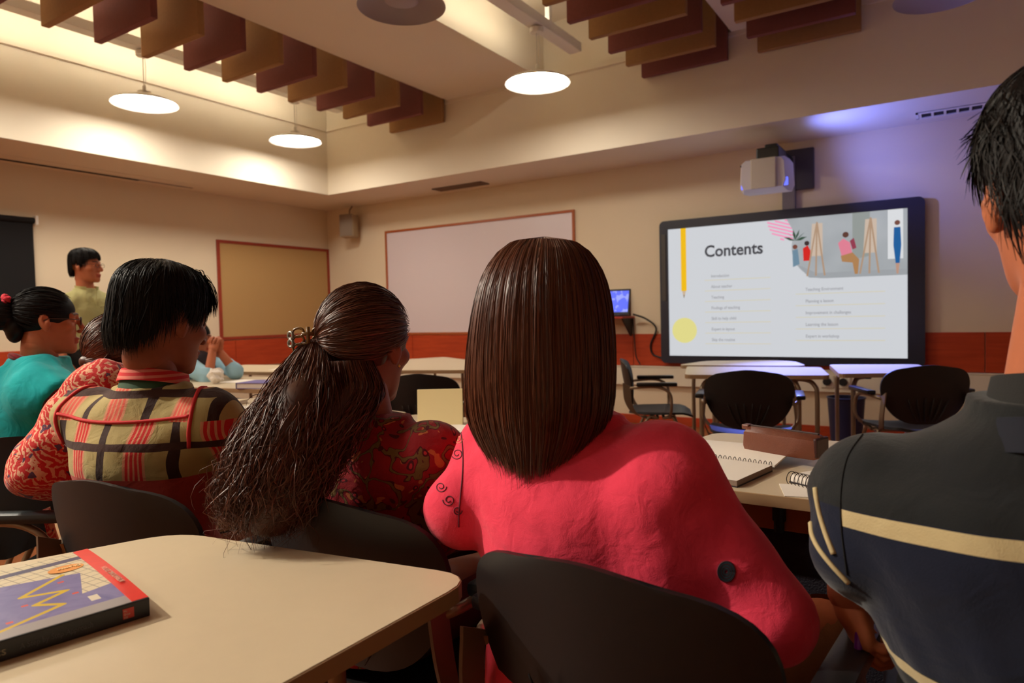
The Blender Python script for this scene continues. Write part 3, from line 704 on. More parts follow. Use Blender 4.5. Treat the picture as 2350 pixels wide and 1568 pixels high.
for i in range(14):
    yy = -.068 + i * .0105
    MB().tube([(-.10 + .016 * math.cos(a), yy, .012 + .016 * math.sin(a)) for a in np.linspace(0, 2 * math.pi, 12, endpoint=False)], .001, 5, closed=True).build('ring', wire_m, r, True)
def sheet(x, y, a, w, d, label, z=TZ, th=.0012, m=paper_m, cat='paper'):
    o = MB().prism(rect_poly(0, 0, w, d, 0), 0, th).build('paper_sheet', m); o.location = (x, y, z + .0004); o.rotation_euler.z = a; return tag(o, label, cat)
sheet(-.245, 1.63, .3, .16, .11, 'loose white sheet under the curled notebook at the table edge')
sheet(-1.30, 1.86, .2, .30, .21, 'white paper on the table left of the pink shoulder')
sheet(-1.62, 1.95, -.3, .30, .22, 'white paper on the table beyond the long hair')
sheet(-2.72, 2.12, .25, .30, .21, 'white paper beside the plaid shoulder')
sheet(-4.02, 2.92, .2, .30, .21, 'white paper under the elbows of the woman in light blue')
sheet(-4.60, 3.82, .3, .42, .2, 'white paper on the table by the left wall')
# upright cream folder
r = empty('document_folder', (-1.63, 2.02, TZ), math.radians(33), label='cream card folder standing upright on the table beyond the long hair', cat='folder')
for s in (-1, 1):
    o = MB().box(-.085, .085, -.002, .002, 0, .135).build('leaf', mat('cream_card', S(240, 222, 170), .7), r); o.location = (0, .02 * s, 0); o.rotation_euler.x = math.radians(7 * s)
# books on the left tables
def book(x, y, z, a, w, d, h, c, label):
    r = empty('book', (x, y, z), a, label=label, cat='book')
    MB().box(-w / 2, w / 2, -d / 2, d / 2, 0, .003).box(-w / 2, w / 2, -d / 2, d / 2, h - .003, h).box(-w / 2, -w / 2 + .003, -d / 2, d / 2, 0, h).build('cover', c, r)
    MB().box(-w / 2 + .003, w / 2 - .005, -d / 2 + .005, d / 2 - .005, .003, h - .003).build('pages', paper_m, r)
book(-3.55, 2.72, TZ, .35, .30, .21, .035, mat('book_violet', S(96, 84, 168), .5), 'violet notebook on the table before the woman in light blue')
book(-3.05, 2.02, TZ, .3, .26, .19, .02, mat('book_cream', S(216, 200, 168), .6), 'pale notebook near the plaid shoulder')
# crumpled paper near the elbow
bm = bmesh.new(); bmesh.ops.create_icosphere(bm, subdivisions=3, radius=.05)
for v in bm.verts: v.co *= 1 + .25 * math.sin(v.co.x * 90) * math.cos(v.co.y * 80 + v.co.z * 110)
me = bpy.data.meshes.new('crumpled_paper'); bm.to_mesh(me); bm.free(); me.materials.append(paper_m)
o = bpy.data.objects.new('crumpled_paper', me); col.objects.link(o); o.location = (-4.12, 2.75, TZ + .05); tag(o, 'crumpled white paper beside the elbow in light blue', 'paper')
# the textbook in the foreground
A = PZ(342, 1412, TZ); B_ = PZ(0, 1530, TZ)
ang = math.atan2((A - B_)[1], (A - B_)[0]) - math.radians(5)
bk = empty('textbook', (A[0], A[1], TZ), ang, label='thick statistics textbook with a red top strip on the foreground table', cat='book')
W, Dp, Hh = .24, .285, .026      # local: x runs back along the spine (negative), y away from the camera
spine_m = mat('book_spine', S(30, 32, 40), .38, var=.2, vscale=30)
red_m = mat('book_red', S(226, 52, 44), .35, var=.1, vscale=60)
gb = NT('book_cover_art', .3)
def gline(x0, y0, x1, y1, hw):
    dx, dy = x1 - x0, y1 - y0; L2 = dx * dx + dy * dy
    t = gb.math('DIVIDE', gb.math('ADD', gb.math('MULTIPLY', gb.math('SUBTRACT', gb.x, x0), dx), gb.math('MULTIPLY', gb.math('SUBTRACT', gb.y, y0), dy)), L2, clamp=True)
    qx = gb.math('SUBTRACT', gb.x, gb.math('MULTIPLY_ADD', t, dx, x0)); qy = gb.math('SUBTRACT', gb.y, gb.math('MULTIPLY_ADD', t, dy, y0))
    d = gb.math('SQRT', gb.math('ADD', gb.math('MULTIPLY', qx, qx), gb.math('MULTIPLY', qy, qy)))
    return gb.math('LESS_THAN', d, hw)
cA = gb.mix(gb.noise(22, 4, dist=1.5), S(82, 76, 138), S(140, 132, 178))
# pale gridded field in the corner
gx = gb.math('FRACT', gb.math('MULTIPLY', gb.math('ADD', gb.x, gb.math('MULTIPLY', gb.y, .25)), 62)); gy = gb.math('FRACT', gb.math('MULTIPLY', gb.math('SUBTRACT', gb.y, gb.math('MULTIPLY', gb.x, .2)), 55))
grid = gb.math('MAXIMUM', gb.lt(gx, .09), gb.lt(gy, .09))
paleg = gb.mix(grid, S(214, 200, 170), S(150, 136, 120))
tri = gb.math('MULTIPLY', gb.gt(gb.math('SUBTRACT', gb.x, gb.math('MULTIPLY', gb.y, .227)), -.0782), gb.gt(gb.math('SUBTRACT', gb.y, gb.math('MULTIPLY', gb.x, .25)), .095))
c1 = gb.mix(tri, cA, paleg)
c1 = gb.mix(gb.gt(gb.math('ADD', gb.y, gb.math('MULTIPLY', gb.x, .33)), .155), c1, paleg)
c1 = gb.mix(gb.math('MULTIPLY', gb.gt(gb.y, .238), gb.lt(gb.y, .256)), c1, S(88, 84, 110))
c1 = gb.mix(gb.lt(gb.y, .03), c1, S(158, 150, 150))
zz = [(-.061, .18), (-.123, .130), (-.0715, .110), (-.1155, .087), (-.087, .062), (-.175, .024)]
zf = None
for (a0, b0), (a1, b1) in zip(zz, zz[1:]):
    q = gline(a0, b0, a1, b1, .0035); zf = q if zf is None else gb.math('MAXIMUM', zf, q)
c1 = gb.mix(zf, c1, S(206, 172, 30))
c1 = gb.mix(gb.math('MULTIPLY', gb.math('MULTIPLY', gb.gt(gb.x, -.058), gb.lt(gb.x, -.046)), gb.math('MULTIPLY', gb.gt(gb.y, .044), gb.lt(gb.y, .064))), c1, S(216, 204, 182))
for (rx_, ry_) in ((-.07, .15), (-.125, .095), (-.15, .05), (-.066, .09)):
    c1 = gb.mix(gb.math('MULTIPLY', gb.band(gb.x, rx_, .004), gb.band(gb.y, ry_, .003)), c1, S(214, 80, 60))
cover_art = gb.done(c1)
def cov(u, v):
    return np.array([-W / 2 + u * W / 2, v * Dp, Hh + .004 * math.sin(v * 2.2) * (1 + .6 * u) - .001])
o = grid_shell(lambda u, v: cov(u, v), 14, 10, .0022).build('front_cover', cover_art, bk, auto=.9)
MB().box(-W + .004, -.003, .004, Dp - .004, .002, Hh - .0025).build('page_block', pageedge_m, bk)
MB().box(-W, 0, 0, Dp, 0, .002).build('back_cover', spine_m, bk)
MB().box(-W, .0005, -.0035, .001, 0, Hh, .0015).build('spine', spine_m, bk)
st = grid_shell(lambda u, v: cov(.915 + .087 * u, v) + np.array([0, 0, .0012]), 6, 10, .001).build('red_strip', red_m, bk, auto=.9)
lt_m = mat('book_letter', S(236, 190, 170), .5); gy_m = mat('spine_letter', S(150, 140, 120), .5); dim_m = mat('spine_letter_dim', S(78, 76, 84), .5)
text('INTERNATIONAL EDITION', .0105, lt_m, 'cover_text', (-.006, .075, Hh + .0058), bk, rot=(0, 0, math.pi / 2), align='LEFT', sx=.72)
ov = MB(); ov.add([(-.05 + .024 * math.cos(a), .205 + .017 * math.sin(a), Hh + .0052) for a in np.linspace(0, 2 * math.pi, 32, endpoint=False)], [tuple(range(32))]); ov.build('orange_oval', mat('book_orange', S(222, 142, 52), .4), bk)
text('Bluman', .0125, mat('oval_letter', S(240, 214, 160), .5), 'cover_text', (-.030, .209, Hh + .0058), bk, rot=(0, 0, math.pi), sx=.85)
text('tics', .015, gy_m, 'spine_text', (-.183, -.0037, .008), bk, sx=.95)
text('A Step by Step Approach', .0105, dim_m, 'spine_text', (-.150, -.0037, .009), bk, sx=.75)
MB().box(-.034, -.020, -.0042, -.0035, .006, .020).build('publisher_mark', mat('mark_red', S(206, 60, 52), .4), bk)
text('Mc\nGraw\nHill', .0044, lt_m, 'spine_text', (-.033, -.0044, .0155), bk, sx=.8)
# ================================================================ organic modelling: distance fields -> one smooth mesh
class Field:
    def __init__(s, lo, hi, h):
        s.lo = np.array(lo, float); s.h = h
        s.n = np.ceil((np.array(hi) - s.lo) / h).astype(int) + 1
        s.F = np.full(s.n, 1.0, np.float32)
        s.ax = [s.lo[i] + h * np.arange(s.n[i]) for i in range(3)]
    def sl(s, lo, hi, pad):
        a = np.maximum(((np.array(lo) - pad - s.lo) / s.h).astype(int), 0); b = np.minimum(((np.array(hi) + pad - s.lo) / s.h).astype(int) + 2, s.n)
        return a, b
    def op(s, prim, k=.01, mode='u', infl=0.0):
        fn, lo, hi = prim
        a, b = s.sl(lo, hi, 2 * k + infl + 3 * s.h)
        if np.any(b <= a): return s
        x = s.ax[0][a[0]:b[0]][:, None, None]; y = s.ax[1][a[1]:b[1]][None, :, None]; z = s.ax[2][a[2]:b[2]][None, None, :]
        d = (fn(x, y, z) - infl).astype(np.float32)
        V = s.F[a[0]:b[0], a[1]:b[1], a[2]:b[2]]
        if mode == 'u':
            hh = np.clip(.5 + .5 * (d - V) / k, 0, 1); V[...] = d + (V - d) * hh - k * hh * (1 - hh)
        elif mode == 's':
            hh = np.clip(.5 - .5 * (V + d) / k, 0, 1); V[...] = V + (-d - V) * hh + k * hh * (1 - hh)
        return s
    def cut(s, fn):            # keep where fn < 0
        d = fn(s.ax[0][:, None, None], s.ax[1][None, :, None], s.ax[2][None, None, :]); s.F = np.maximum(s.F, d.astype(np.float32)); return s
    def mesh(s):
        F = s.F; nx, ny, nz = F.shape
        M = F < 0
        c = np.zeros((nx - 1, ny - 1, nz - 1), np.int8)
        for dx in (0, 1):
            for dy in (0, 1):
                for dz in (0, 1): c += M[dx:nx - 1 + dx, dy:ny - 1 + dy, dz:nz - 1 + dz]
        I = np.argwhere((c > 0) & (c < 8))
        if len(I) == 0: return np.zeros((0, 3)), np.zeros((0, 4), int)
        offs = np.array([(a, b, e) for a in (0, 1) for b in (0, 1) for e in (0, 1)])
        val = np.stack([F[I[:, 0] + o[0], I[:, 1] + o[1], I[:, 2] + o[2]] for o in offs], 1).astype(float)
        acc = np.zeros((len(I), 3)); cnt = np.zeros(len(I))
        for p in range(8):
            for q in range(p + 1, 8):
                if np.abs(offs[p] - offs[q]).sum() != 1: continue
                a, b = val[:, p], val[:, q]; m = (a < 0) != (b < 0)
                t = np.where(m, a / np.where(m, a - b, 1), 0)
                acc += np.where(m[:, None], offs[p] + (offs[q] - offs[p]) * t[:, None], 0); cnt += m
        V = s.lo + s.h * (I + acc / cnt[:, None])
        idx = np.full((nx - 1, ny - 1, nz - 1), -1, np.int32); idx[I[:, 0], I[:, 1], I[:, 2]] = np.arange(len(I))
        Q = []
        for ax in range(3):
            sa = [slice(None)] * 3; sb_ = [slice(None)] * 3; sa[ax] = slice(0, -1); sb_[ax] = slice(1, None)
            A = M[tuple(sa)]; B = M[tuple(sb_)]
            E = np.argwhere(A != B); u, w = (ax + 1) % 3, (ax + 2) % 3
            ok = (E[:, u] > 0) & (E[:, w] > 0) & (E[:, u] < F.shape[u] - 1) & (E[:, w] < F.shape[w] - 1); E = E[ok]
            fl = A[E[:, 0], E[:, 1], E[:, 2]]
            def g(du, dw):
                J = E.copy(); J[:, u] += du; J[:, w] += dw; return idx[J[:, 0], J[:, 1], J[:, 2]]
            q = np.stack([g(-1, -1), g(0, -1), g(0, 0), g(-1, 0)], 1)
            q[~fl] = q[~fl][:, ::-1]; Q.append(q)
        Q = np.concatenate(Q); Q = Q[(Q >= 0).all(1)]
        return V, Q
def _bb(*pts, r=0.0):
    P = np.array(pts, float); return P.min(0) - r, P.max(0) + r
def p_ell(c, r, R=None):
    c = np.array(c, float); r = np.array(r, float)
    def fn(x, y, z):
        X, Y, Z = x - c[0], y - c[1], z - c[2]
        if R is not None:
            X, Y, Z = (R[0, 0] * X + R[1, 0] * Y + R[2, 0] * Z, R[0, 1] * X + R[1, 1] * Y + R[2, 1] * Z, R[0, 2] * X + R[1, 2] * Y + R[2, 2] * Z)
        k0 = np.sqrt((X / r[0]) ** 2 + (Y / r[1]) ** 2 + (Z / r[2]) ** 2); k1 = np.sqrt((X / r[0] ** 2) ** 2 + (Y / r[1] ** 2) ** 2 + (Z / r[2] ** 2) ** 2) + 1e-9
        return k0 * (k0 - 1) / k1
    m = r.max() if R is not None else r
    return fn, c - m, c + m
def p_cap(a, b, ra, rb):
    a = np.array(a, float); b = np.array(b, float); d = b - a; L = d.dot(d) + 1e-12
    def fn(x, y, z):
        X, Y, Z = x - a[0], y - a[1], z - a[2]
        t = np.clip((X * d[0] + Y * d[1] + Z * d[2]) / L, 0, 1)
        return np.sqrt((X - t * d[0]) ** 2 + (Y - t * d[1]) ** 2 + (Z - t * d[2]) ** 2) - (ra + (rb - ra) * t)
    lo, hi = _bb(a, b, r=max(ra, rb)); return fn, lo, hi
def p_capcut(a, b, ra, rb):     # capsule with a flat far end (a sleeve)
    fn0, lo, hi = p_cap(a, b, ra, rb); b = np.array(b, float); ax = nrm(b - np.array(a, float))
    return (lambda x, y, z: np.maximum(fn0(x, y, z), (x - b[0]) * ax[0] + (y - b[1]) * ax[1] + (z - b[2]) * ax[2])), lo, hi
def p_stack(levels):           # (z, cx, cy, rx, ry) cross-sections
    L = np.array(levels, float); L = L[np.argsort(L[:, 0])]
    def fn(x, y, z):
        zz = np.clip(z, L[0, 0], L[-1, 0]); shp = z.shape
        q = [np.interp(zz.ravel(), L[:, 0], L[:, i]).reshape(shp) for i in (1, 2, 3, 4)]
        e = np.sqrt(((x - q[0]) / q[2]) ** 2 + ((y - q[1]) / q[3]) ** 2)
        d = (e - 1) * np.minimum(q[2], q[3])
        return np.maximum(d, np.maximum(z - L[-1, 0], L[0, 0] - z))
    lo = np.array([(L[:, 1] - L[:, 3]).min(), (L[:, 2] - L[:, 4]).min(), L[0, 0]]); hi = np.array([(L[:, 1] + L[:, 3]).max(), (L[:, 2] + L[:, 4]).max(), L[-1, 0]])
    return fn, lo, hi
def smooth_levels(lv, n=24):
    L = np.array(lv, float); L = L[np.argsort(L[:, 0])]; P = np.array(bez([l for l in L], max(2, n // (len(L) - 1)))); return P
def R_xyz(yaw=0, pitch=0, roll=0):      # degrees; yaw about z, pitch about x (+ = look down), roll about y
    a, b, c = map(math.radians, (yaw, -pitch, roll))
    Rz = np.array([[math.cos(a), -math.sin(a), 0], [math.sin(a), math.cos(a), 0], [0, 0, 1]])
    Rx = np.array([[1, 0, 0], [0, math.cos(b), -math.sin(b)], [0, math.sin(b), math.cos(b)]])
    Ry = np.array([[math.cos(c), 0, math.sin(c)], [0, 1, 0], [-math.sin(c), 0, math.cos(c)]])
    return Rz @ Rx @ Ry
def head_mesh(h=.0045, female=False, neck=.19, neck_r=.056, neck_back=.03):
    F = Field((-.11, -.16, -neck - .05), (.11, .16, .15), h)
    F.op(p_ell((0, -.012, .032), (.073, .094, .085)), .01)
    F.op(p_ell((0, .022, -.035), (.062 if not female else .058, .068, .072)), .03)
    F.op(p_ell((0, .045, -.085), (.040 if not female else .034, .045, .030)), .03)
    F.op(p_ell((0, .078, -.103), (.017, .014, .013)), .02)
    for s in (-1, 1):
        F.op(p_ell((s * .042, .058, -.018), (.022, .024, .018)), .02)
        F.op(p_cap((s * .012, .088, .026), (s * .045, .072, .024), .009, .008), .014)
        F.op(p_ell((s * .031, .098, .006), (.017, .016, .011)), .012, 's')
        F.op(p_ell((s * .031, .076, .004), (.014, .0125, .0125)), .004)
        F.op(p_ell((s * .012, .103, -.034), (.0095, .010, .008)), .008)
    F.op(p_cap((0, .090, .016), (0, .113, -.024), .0075, .0095), .010)
    F.op(p_ell((0, .112, -.029), (.010, .010, .009)), .008)
    F.op(p_ell((0, .090, -.062), (.023, .014, .0065)), .006)
    F.op(p_ell((0, .088, -.073), (.019, .013, .0068)), .006)
    F.op(p_cap((-.022, .100, -.0665), (.022, .100, -.0665), .0022, .0022), .004, 's')
    for s in (-1, 1):          # ears: dish with a rim, concha and lobe
        R = R_xyz(s * -22, -12, s * 6)
        F.op(p_ell((s * .077, -.012, -.002), (.0095, .019, .031), R), .006)
        F.op(p_ell((s * .0865, -.006, .004), (.007, .0115, .019), R), .004, 's')
        F.op(p_ell((s * .082, -.004, -.006), (.006, .006, .008), R), .004)
        F.op(p_ell((s * .0745, -.004, -.029), (.0065, .010, .009)), .006)
    F.op(p_cap((0, -.020, -.05), (0, -.026, -.085), neck_r * .95, neck_r * .95), .02)
    V, Q = F.mesh()
    # colours: lips and brows
    C = np.ones((len(V), 4))
    lip = (V[:, 1] > .083) & (np.abs(V[:, 0]) < .024) & (V[:, 2] < -.0565) & (V[:, 2] > -.080)
    C[lip] = (.80, .42, .42, 1)
    br = (V[:, 1] > .06) & (np.abs(V[:, 0]) > .010) & (np.abs(V[:, 0]) < .050) & (np.abs(V[:, 2] - (.031 - .15 * np.maximum(0, np.abs(V[:, 0]) - .03))) < .0045)
    C[br] = (.12, .08, .07, 1)
    eye = (((V[:, 0] - .031) / .0125) ** 2 + ((V[:, 2] - .004) / .0052) ** 2 < 1) | (((V[:, 0] + .031) / .0125) ** 2 + ((V[:, 2] - .004) / .0052) ** 2 < 1)
    eye &= V[:, 1] > .06
    C[eye] = (1.7, 1.9, 2.2, 1)
    iris = eye & (np.abs(np.abs(V[:, 0]) - .031) < .0055); C[iris] = (.06, .05, .05, 1)
    return V, Q, C
HEADS = {}
def get_head(female, h, **kw):
    k = (female, h, tuple(sorted(kw.items())))
    if k not in HEADS: HEADS[k] = head_mesh(h, female, **kw)
    return HEADS[k]
def hand_mesh(wrist, f, n, side, curl=(25, 35, 25), spread=1.0, thumb=None, h=.003, curls=None, scale=1.0):
    """wrist position, f finger direction, n palm-facing normal, side +1 right hand / -1 left."""
    f = nrm(f); n = nrm(np.array(n) - f * np.dot(n, f)); t = nrm(np.cross(f, n)) * side      # towards the thumb
    w = np.array(wrist, float); sc = scale
    R = np.stack([t, f, n], 1)
    lo, hi = _bb(w - .02, w + f * .2, w - f * .02, w + n * .09, w + t * .08, w - t * .06, r=.03)
    F = Field(lo, hi, h)
    F.op(p_ell(w + f * .045 * sc, np.array((.042, .055, .0165)) * sc, R), .012)
    F.op(p_ell(w + f * .070 * sc, np.array((.040, .026, .0135)) * sc, R), .012)
    F.op(p_cap(w - f * .03, w + f * .02, .024, .025), .02)
    offs = (.030, .0105, -.0095, -.028); lens = (.070, .079, .073, .057)
    for i in range(4):
        cu = (curls[i] if curls else curl); a = 0.0
        d0 = nrm(f + t * offs[i] * 3.0 * spread); p = w + f * (.084 - abs(offs[i] - .008) * .25) * sc + t * offs[i] * sc
        for j, (fr, rr) in enumerate(((.45, .0088), (.31, .0080), (.24, .0072))):
            a += math.radians(cu[j]); d = d0 * math.cos(a) + n * math.sin(a)
            q = p + d * lens[i] * fr * sc; F.op(p_cap(p, q, rr * sc * (.92 if i == 3 else 1), rr * .92 * sc), .0035); p = q
    td = thumb or (.75, .65, .35, 25)
    d = nrm(t * td[0] + f * td[1] + n * td[2]); p = w + f * .018 * sc + t * .026 * sc
    q = p + d * .042 * sc; F.op(p_cap(p, q, .0135 * sc, .0105 * sc), .010)
    a = math.radians(td[3]); d2 = nrm(d * math.cos(a) + nrm(f * .8 + n * .4 - t * .3) * math.sin(a)); p = q
    q = p + d2 * .030 * sc; F.op(p_cap(p, q, .0100 * sc, .0088 * sc), .004); F.op(p_cap(q, q + d2 * .022 * sc, .0088 * sc, .0070 * sc), .004)
    return F.mesh()
def lap_smooth(V, Q, it=2, lam=.5):
    V = np.array(V, float)
    e = np.concatenate([Q[:, [0, 1]], Q[:, [1, 2]], Q[:, [2, 3]], Q[:, [3, 0]]]); e = np.concatenate([e, e[:, ::-1]])
    n = np.bincount(e[:, 0], minlength=len(V)).astype(float)
    for _ in range(it):
        A = np.stack([np.bincount(e[:, 0], V[e[:, 1], i], minlength=len(V)) for i in range(3)], 1) / np.maximum(n, 1)[:, None]
        V = V + (A - V) * lam
    return V
def vnormals(V, Q):
    N = np.zeros_like(V); fn = np.cross(V[Q[:, 2]] - V[Q[:, 0]], V[Q[:, 3]] - V[Q[:, 1]])
    for i in range(4):
        for j in range(3): N[:, j] += np.bincount(Q[:, i], fn[:, j], minlength=len(V))
    return N / (np.linalg.norm(N, axis=1, keepdims=True) + 1e-12)
def folds(V, Q, amp=.004, seed=0, freq=1.0, direction=None):
    """soft cloth folds: directional sine-noise displacement along the normal"""
    r = np.random.default_rng(seed); N = vnormals(V, Q); d = np.zeros(len(V))
    for i in range(9):
        k = r.normal(size=3); k = nrm(k) * (18 + 50 * r.random()) * freq
        if direction is not None:
            k = k - np.array(direction) * np.dot(k, direction) * .8
        ph = r.random() * 6.28; k2 = r.normal(size=3) * 9
        d += np.sin(V @ k + ph + 1.3 * np.sin(V @ k2)) * (.5 + .5 * np.sin(V @ (r.normal(size=3) * 12) + ph)) / (1 + i * .25)
    return V + N * (d / 3.0 * amp)[:, None]
# ---------------------------------------------------------------- hair strands as ribbons
def ribbons(P, width, outward=None, jit=.5, seed=0, taper=True):
    """P (N,n,3) strand points -> quad strips; ribbon faces roughly outward"""
    N, n, _ = P.shape; r = np.random.default_rng(seed)
    T = np.gradient(P, axis=1); T /= np.linalg.norm(T, axis=2, keepdims=True) + 1e-12
    O = outward if outward is not None else P - P.mean((0, 1))
    O = O / (np.linalg.norm(O, axis=2, keepdims=True) + 1e-12)
    Sv = np.cross(T, O); Sv /= np.linalg.norm(Sv, axis=2, keepdims=True) + 1e-9
    U = np.cross(Sv, T); a = r.normal(0, jit, (N, 1, 1)); Sv = Sv * np.cos(a) + U * np.sin(a)
    w = np.full((N, n, 1), 1.0) * (width * (.6 + .8 * r.random((N, 1, 1)))) / 2
    if taper: w = w * np.clip(np.minimum(np.linspace(.5, 6, n), np.linspace(5, .25, n)), 0, 1)[None, :, None]
    V = np.stack([P - Sv * w, P + Sv * w], 2).reshape(-1, 3)
    base = (np.arange(N) * n * 2)[:, None] + (np.arange(n - 1) * 2)[None, :]
    Q = np.stack([base, base + 1, base + 3, base + 2], 2).reshape(-1, 4)
    C = np.repeat(np.clip(1 + r.normal(0, .28, N), .35, 2.0), n * 2)
    return V, Q, np.stack([C, C, C, np.ones_like(C)], 1)
def join(parts):
    V = []; Q = []; C = []; n = 0
    for p in parts:
        v, q = p[0], p[1]; c = p[2] if len(p) > 2 and p[2] is not None else np.ones((len(v), 4))
        V.append(v); Q.append(np.asarray(q) + n); C.append(c); n += len(v)
    return np.concatenate(V), np.concatenate(Q), np.concatenate(C)
def attr_mat(name, color, rough, spec=.5, sss=0.0, noise=0.0, nscale=60, aniso=0.0):
    if name in MATS: return MATS[name]
    g = NT(name, rough); at = g.nt.nodes.new('ShaderNodeAttribute'); at.attribute_name = 'Col'
    c = g.mix(1.0, color, at.outputs['Color'], 'MULTIPLY')
    if noise:
        f = g.noise(nscale, 4); c = g.mix(g.math('MULTIPLY', f, noise), c, (color[0] * .5, color[1] * .4, color[2] * .4, 1))
    g.b.inputs['Specular IOR Level'].default_value = spec
    if aniso: g.b.inputs['Anisotropic'].default_value = aniso
    if sss:
        g.b.inputs['Subsurface Weight'].default_value = sss; g.b.inputs['Subsurface Radius'].default_value = (.012, .005, .003); g.b.inputs['Subsurface Scale'].default_value = 1.0
    return g.done(c)
# ---------------------------------------------------------------- a generic person
def body_person(name, label, loc, yaw, sk, skin, top_m, low_m, head, top_infl=.012, top_h=.0075, fold=.004, seed=1, sleeve=1.0, hand_kw=None, top_name='shirt', stand=False, low_name='trousers', shoes=True, cut_neck=None, extra_top=None, arms_sep=None, arm_k=.016, fold_dir=None):
    """sk: dict of joints in the person's frame (x right, y forward, z up from the floor)"""
    r = empty(name, loc, math.radians(yaw), label=label, cat='person')
    J = {k: np.array(v, float) for k, v in sk.items() if k not in ('torso',)}
    tors = smooth_levels(sk['torso'], 30); ts = p_stack(tors)
    ar = sk_r = head.get('arm_r', (.047, .040, .033, .026))
    allp = np.array([v for k, v in J.items() if v.shape == (3,)] + [[l[1] + l[3], l[2] + l[4], l[0]] for l in tors] + [[l[1] - l[3], l[2] - l[4], l[0]] for l in tors])
    lo, hi = allp.min(0) - .13, allp.max(0) + .13; lo[2] = max(lo[2], -.02)
    def arm(F, infl, frac, s, k=.03, cutend=False):
        a, b, c = J['sh' + s], J['el' + s], J['wr' + s]
        if frac <= .5: F.op(p_capcut(a, a + (b - a) * frac * 2, ar[0] * 1.12, ar[1] * 1.1), k, 'u', infl); return
        F.op(p_cap(a, b, ar[0] * 1.12, ar[1]), k, 'u', infl)
        if frac >= 1: F.op(p_cap(b, c, ar[2] * 1.1, ar[3]), .02, 'u', infl)
        else: F.op(p_capcut(b, b + (c - b) * (frac - .5) * 2, ar[2] * 1.1, ar[3] * 1.1), .02, 'u', infl)
    def legs(F, infl):
        for s in 'LR':
            F.op(p_cap(J['hip' + s], J['kn' + s], .088, .060), .04, 'u', infl); F.op(p_cap(J['kn' + s], J['an' + s], .056, .040), .02, 'u', infl)
    # skin body (one mesh): coarse trunk + fine head + fine hands
    F = Field(lo, hi, .014); F.op(ts, .02, 'u', -.004); legs(F, -.004)
    for s in 'LR': arm(F, -.002, 1, s)
    parts = [F.mesh()]
    hv, hq, hc = get_head(head.get('female', False), head.get('h', .0045), neck=head.get('neck', .17), neck_r=head.get('neck_r', .054))
    Rm = R_xyz(head.get('yaw', 0), head.get('pitch', 0), head.get('roll', 0)); sc = head.get('s', 1.0)
    H = lambda p: (np.asarray(p) * sc) @ Rm.T + head['c']
    parts.append((H(hv), hq, hc))
    nr_ = head.get('neck_r', .054); n0 = H((0, -.022, -.06)); n1 = np.array((tors[-1][1], tors[-1][2], tors[-1][0] - .05))
    Fn = Field(*_bb(n0, n1, r=.10), .006); Fn.op(p_cap(n0, n1, nr_ * .96, nr_ * 1.12), .01); parts.append(Fn.mesh())
    for s in 'LR':
        kw = (hand_kw or {}).get(s, {})
        f = kw.get('f', nrm(J['wr' + s] - J['el' + s])); n = kw.get('n', (0, 0, -1))
        hvv, hqq = hand_mesh(J['wr' + s], f, n, kw.get('side', 1 if s == 'R' else -1), curl=kw.get('curl', (25, 35, 25)), curls=kw.get('curls'), thumb=kw.get('thumb'), h=kw.get('h', .0045), scale=kw.get('scale', 1.0))
        parts.append((hvv, hqq))
        if sleeve < 1:        # finer forearm
            Ff = Field(*(_bb(J['el' + s], J['wr' + s], r=.07)), .006); Ff.op(p_cap(J['el' + s], J['wr' + s], ar[2] * 1.08, ar[3]), .01)
            parts.append(Ff.mesh())
    V, Q, C = join(parts)
    b = mesh_obj('body', V, Q, skin, r, True, colors=C)
    # garment for the upper body
    def mk_top(with_torso=True, with_arms=True, infl=top_infl, nm=top_name, m=top_m):
        F = Field(lo, hi, top_h)
        if with_torso:
            F.op(ts, .02, 'u', infl)
        if with_arms:
            for s in ('LR' if with_arms is True else with_arms): arm(F, infl, sleeve, s, arm_k)
        if with_torso:
            F.op(p_cap(J['shL'], J['shR'], .052, .052), .05, 'u', infl * .5)
            for q in (extra_top or []): F.op(q, .03, 'u', 0)
        if cut_neck is not None: F.op(p_ell(*cut_neck), .004, 's')
        zc = sk.get('hem', None)
        if zc is not None:
            z0 = float(zc); F.cut(lambda x, y, z: (z0 - z) + 0 * x + 0 * y)
        V, Q = F.mesh(); V = lap_smooth(V, Q, 2); V = folds(V, Q, fold, seed, 1.0, fold_dir); V = folds(V, Q, fold * .4, seed + 50, 2.2, fold_dir)
        return mesh_obj(nm, V, Q, m, r, True)
    if arms_sep is None: top = mk_top()
    else:
        top = mk_top(True, False); [mk_top(False, s_, top_infl + .002, arms_sep[0], arms_sep[1]) for s_ in 'LR']
    F = Field((lo[0], lo[1], max(0.02, lo[2])), (hi[0], hi[1], (sk['torso'][0][0] + .12)), .012); legs(F, .012)
    if not stand: F.op(p_ell((0, 0, .53), (.17, .14, .085)), .05)
    else: F.op(p_ell((0, 0, .93), (.155, .115, .12)), .05)
    V, Q = F.mesh(); V = lap_smooth(V, Q, 1); mesh_obj(low_name, V, Q, low_m, r, True)
    if shoes:
        for s in 'LR':
            a = J['an' + s]; F = Field(a - (.08, .12, .13), a + (.08, .22, .06), .008)
            F.op(p_ell((a[0], a[1] + .06, .045), (.043, .125, .045)), .02); F.op(p_ell((a[0], a[1] + .0, .07), (.04, .05, .05)), .03); F.cut(lambda x, y, z: (.004 - z) + 0 * x + 0 * y)
            V, Q = F.mesh(); mesh_obj('shoe', V, Q, mat('shoe_brown', S(72, 44, 30), .5), r, True)
    return r, H, J, top
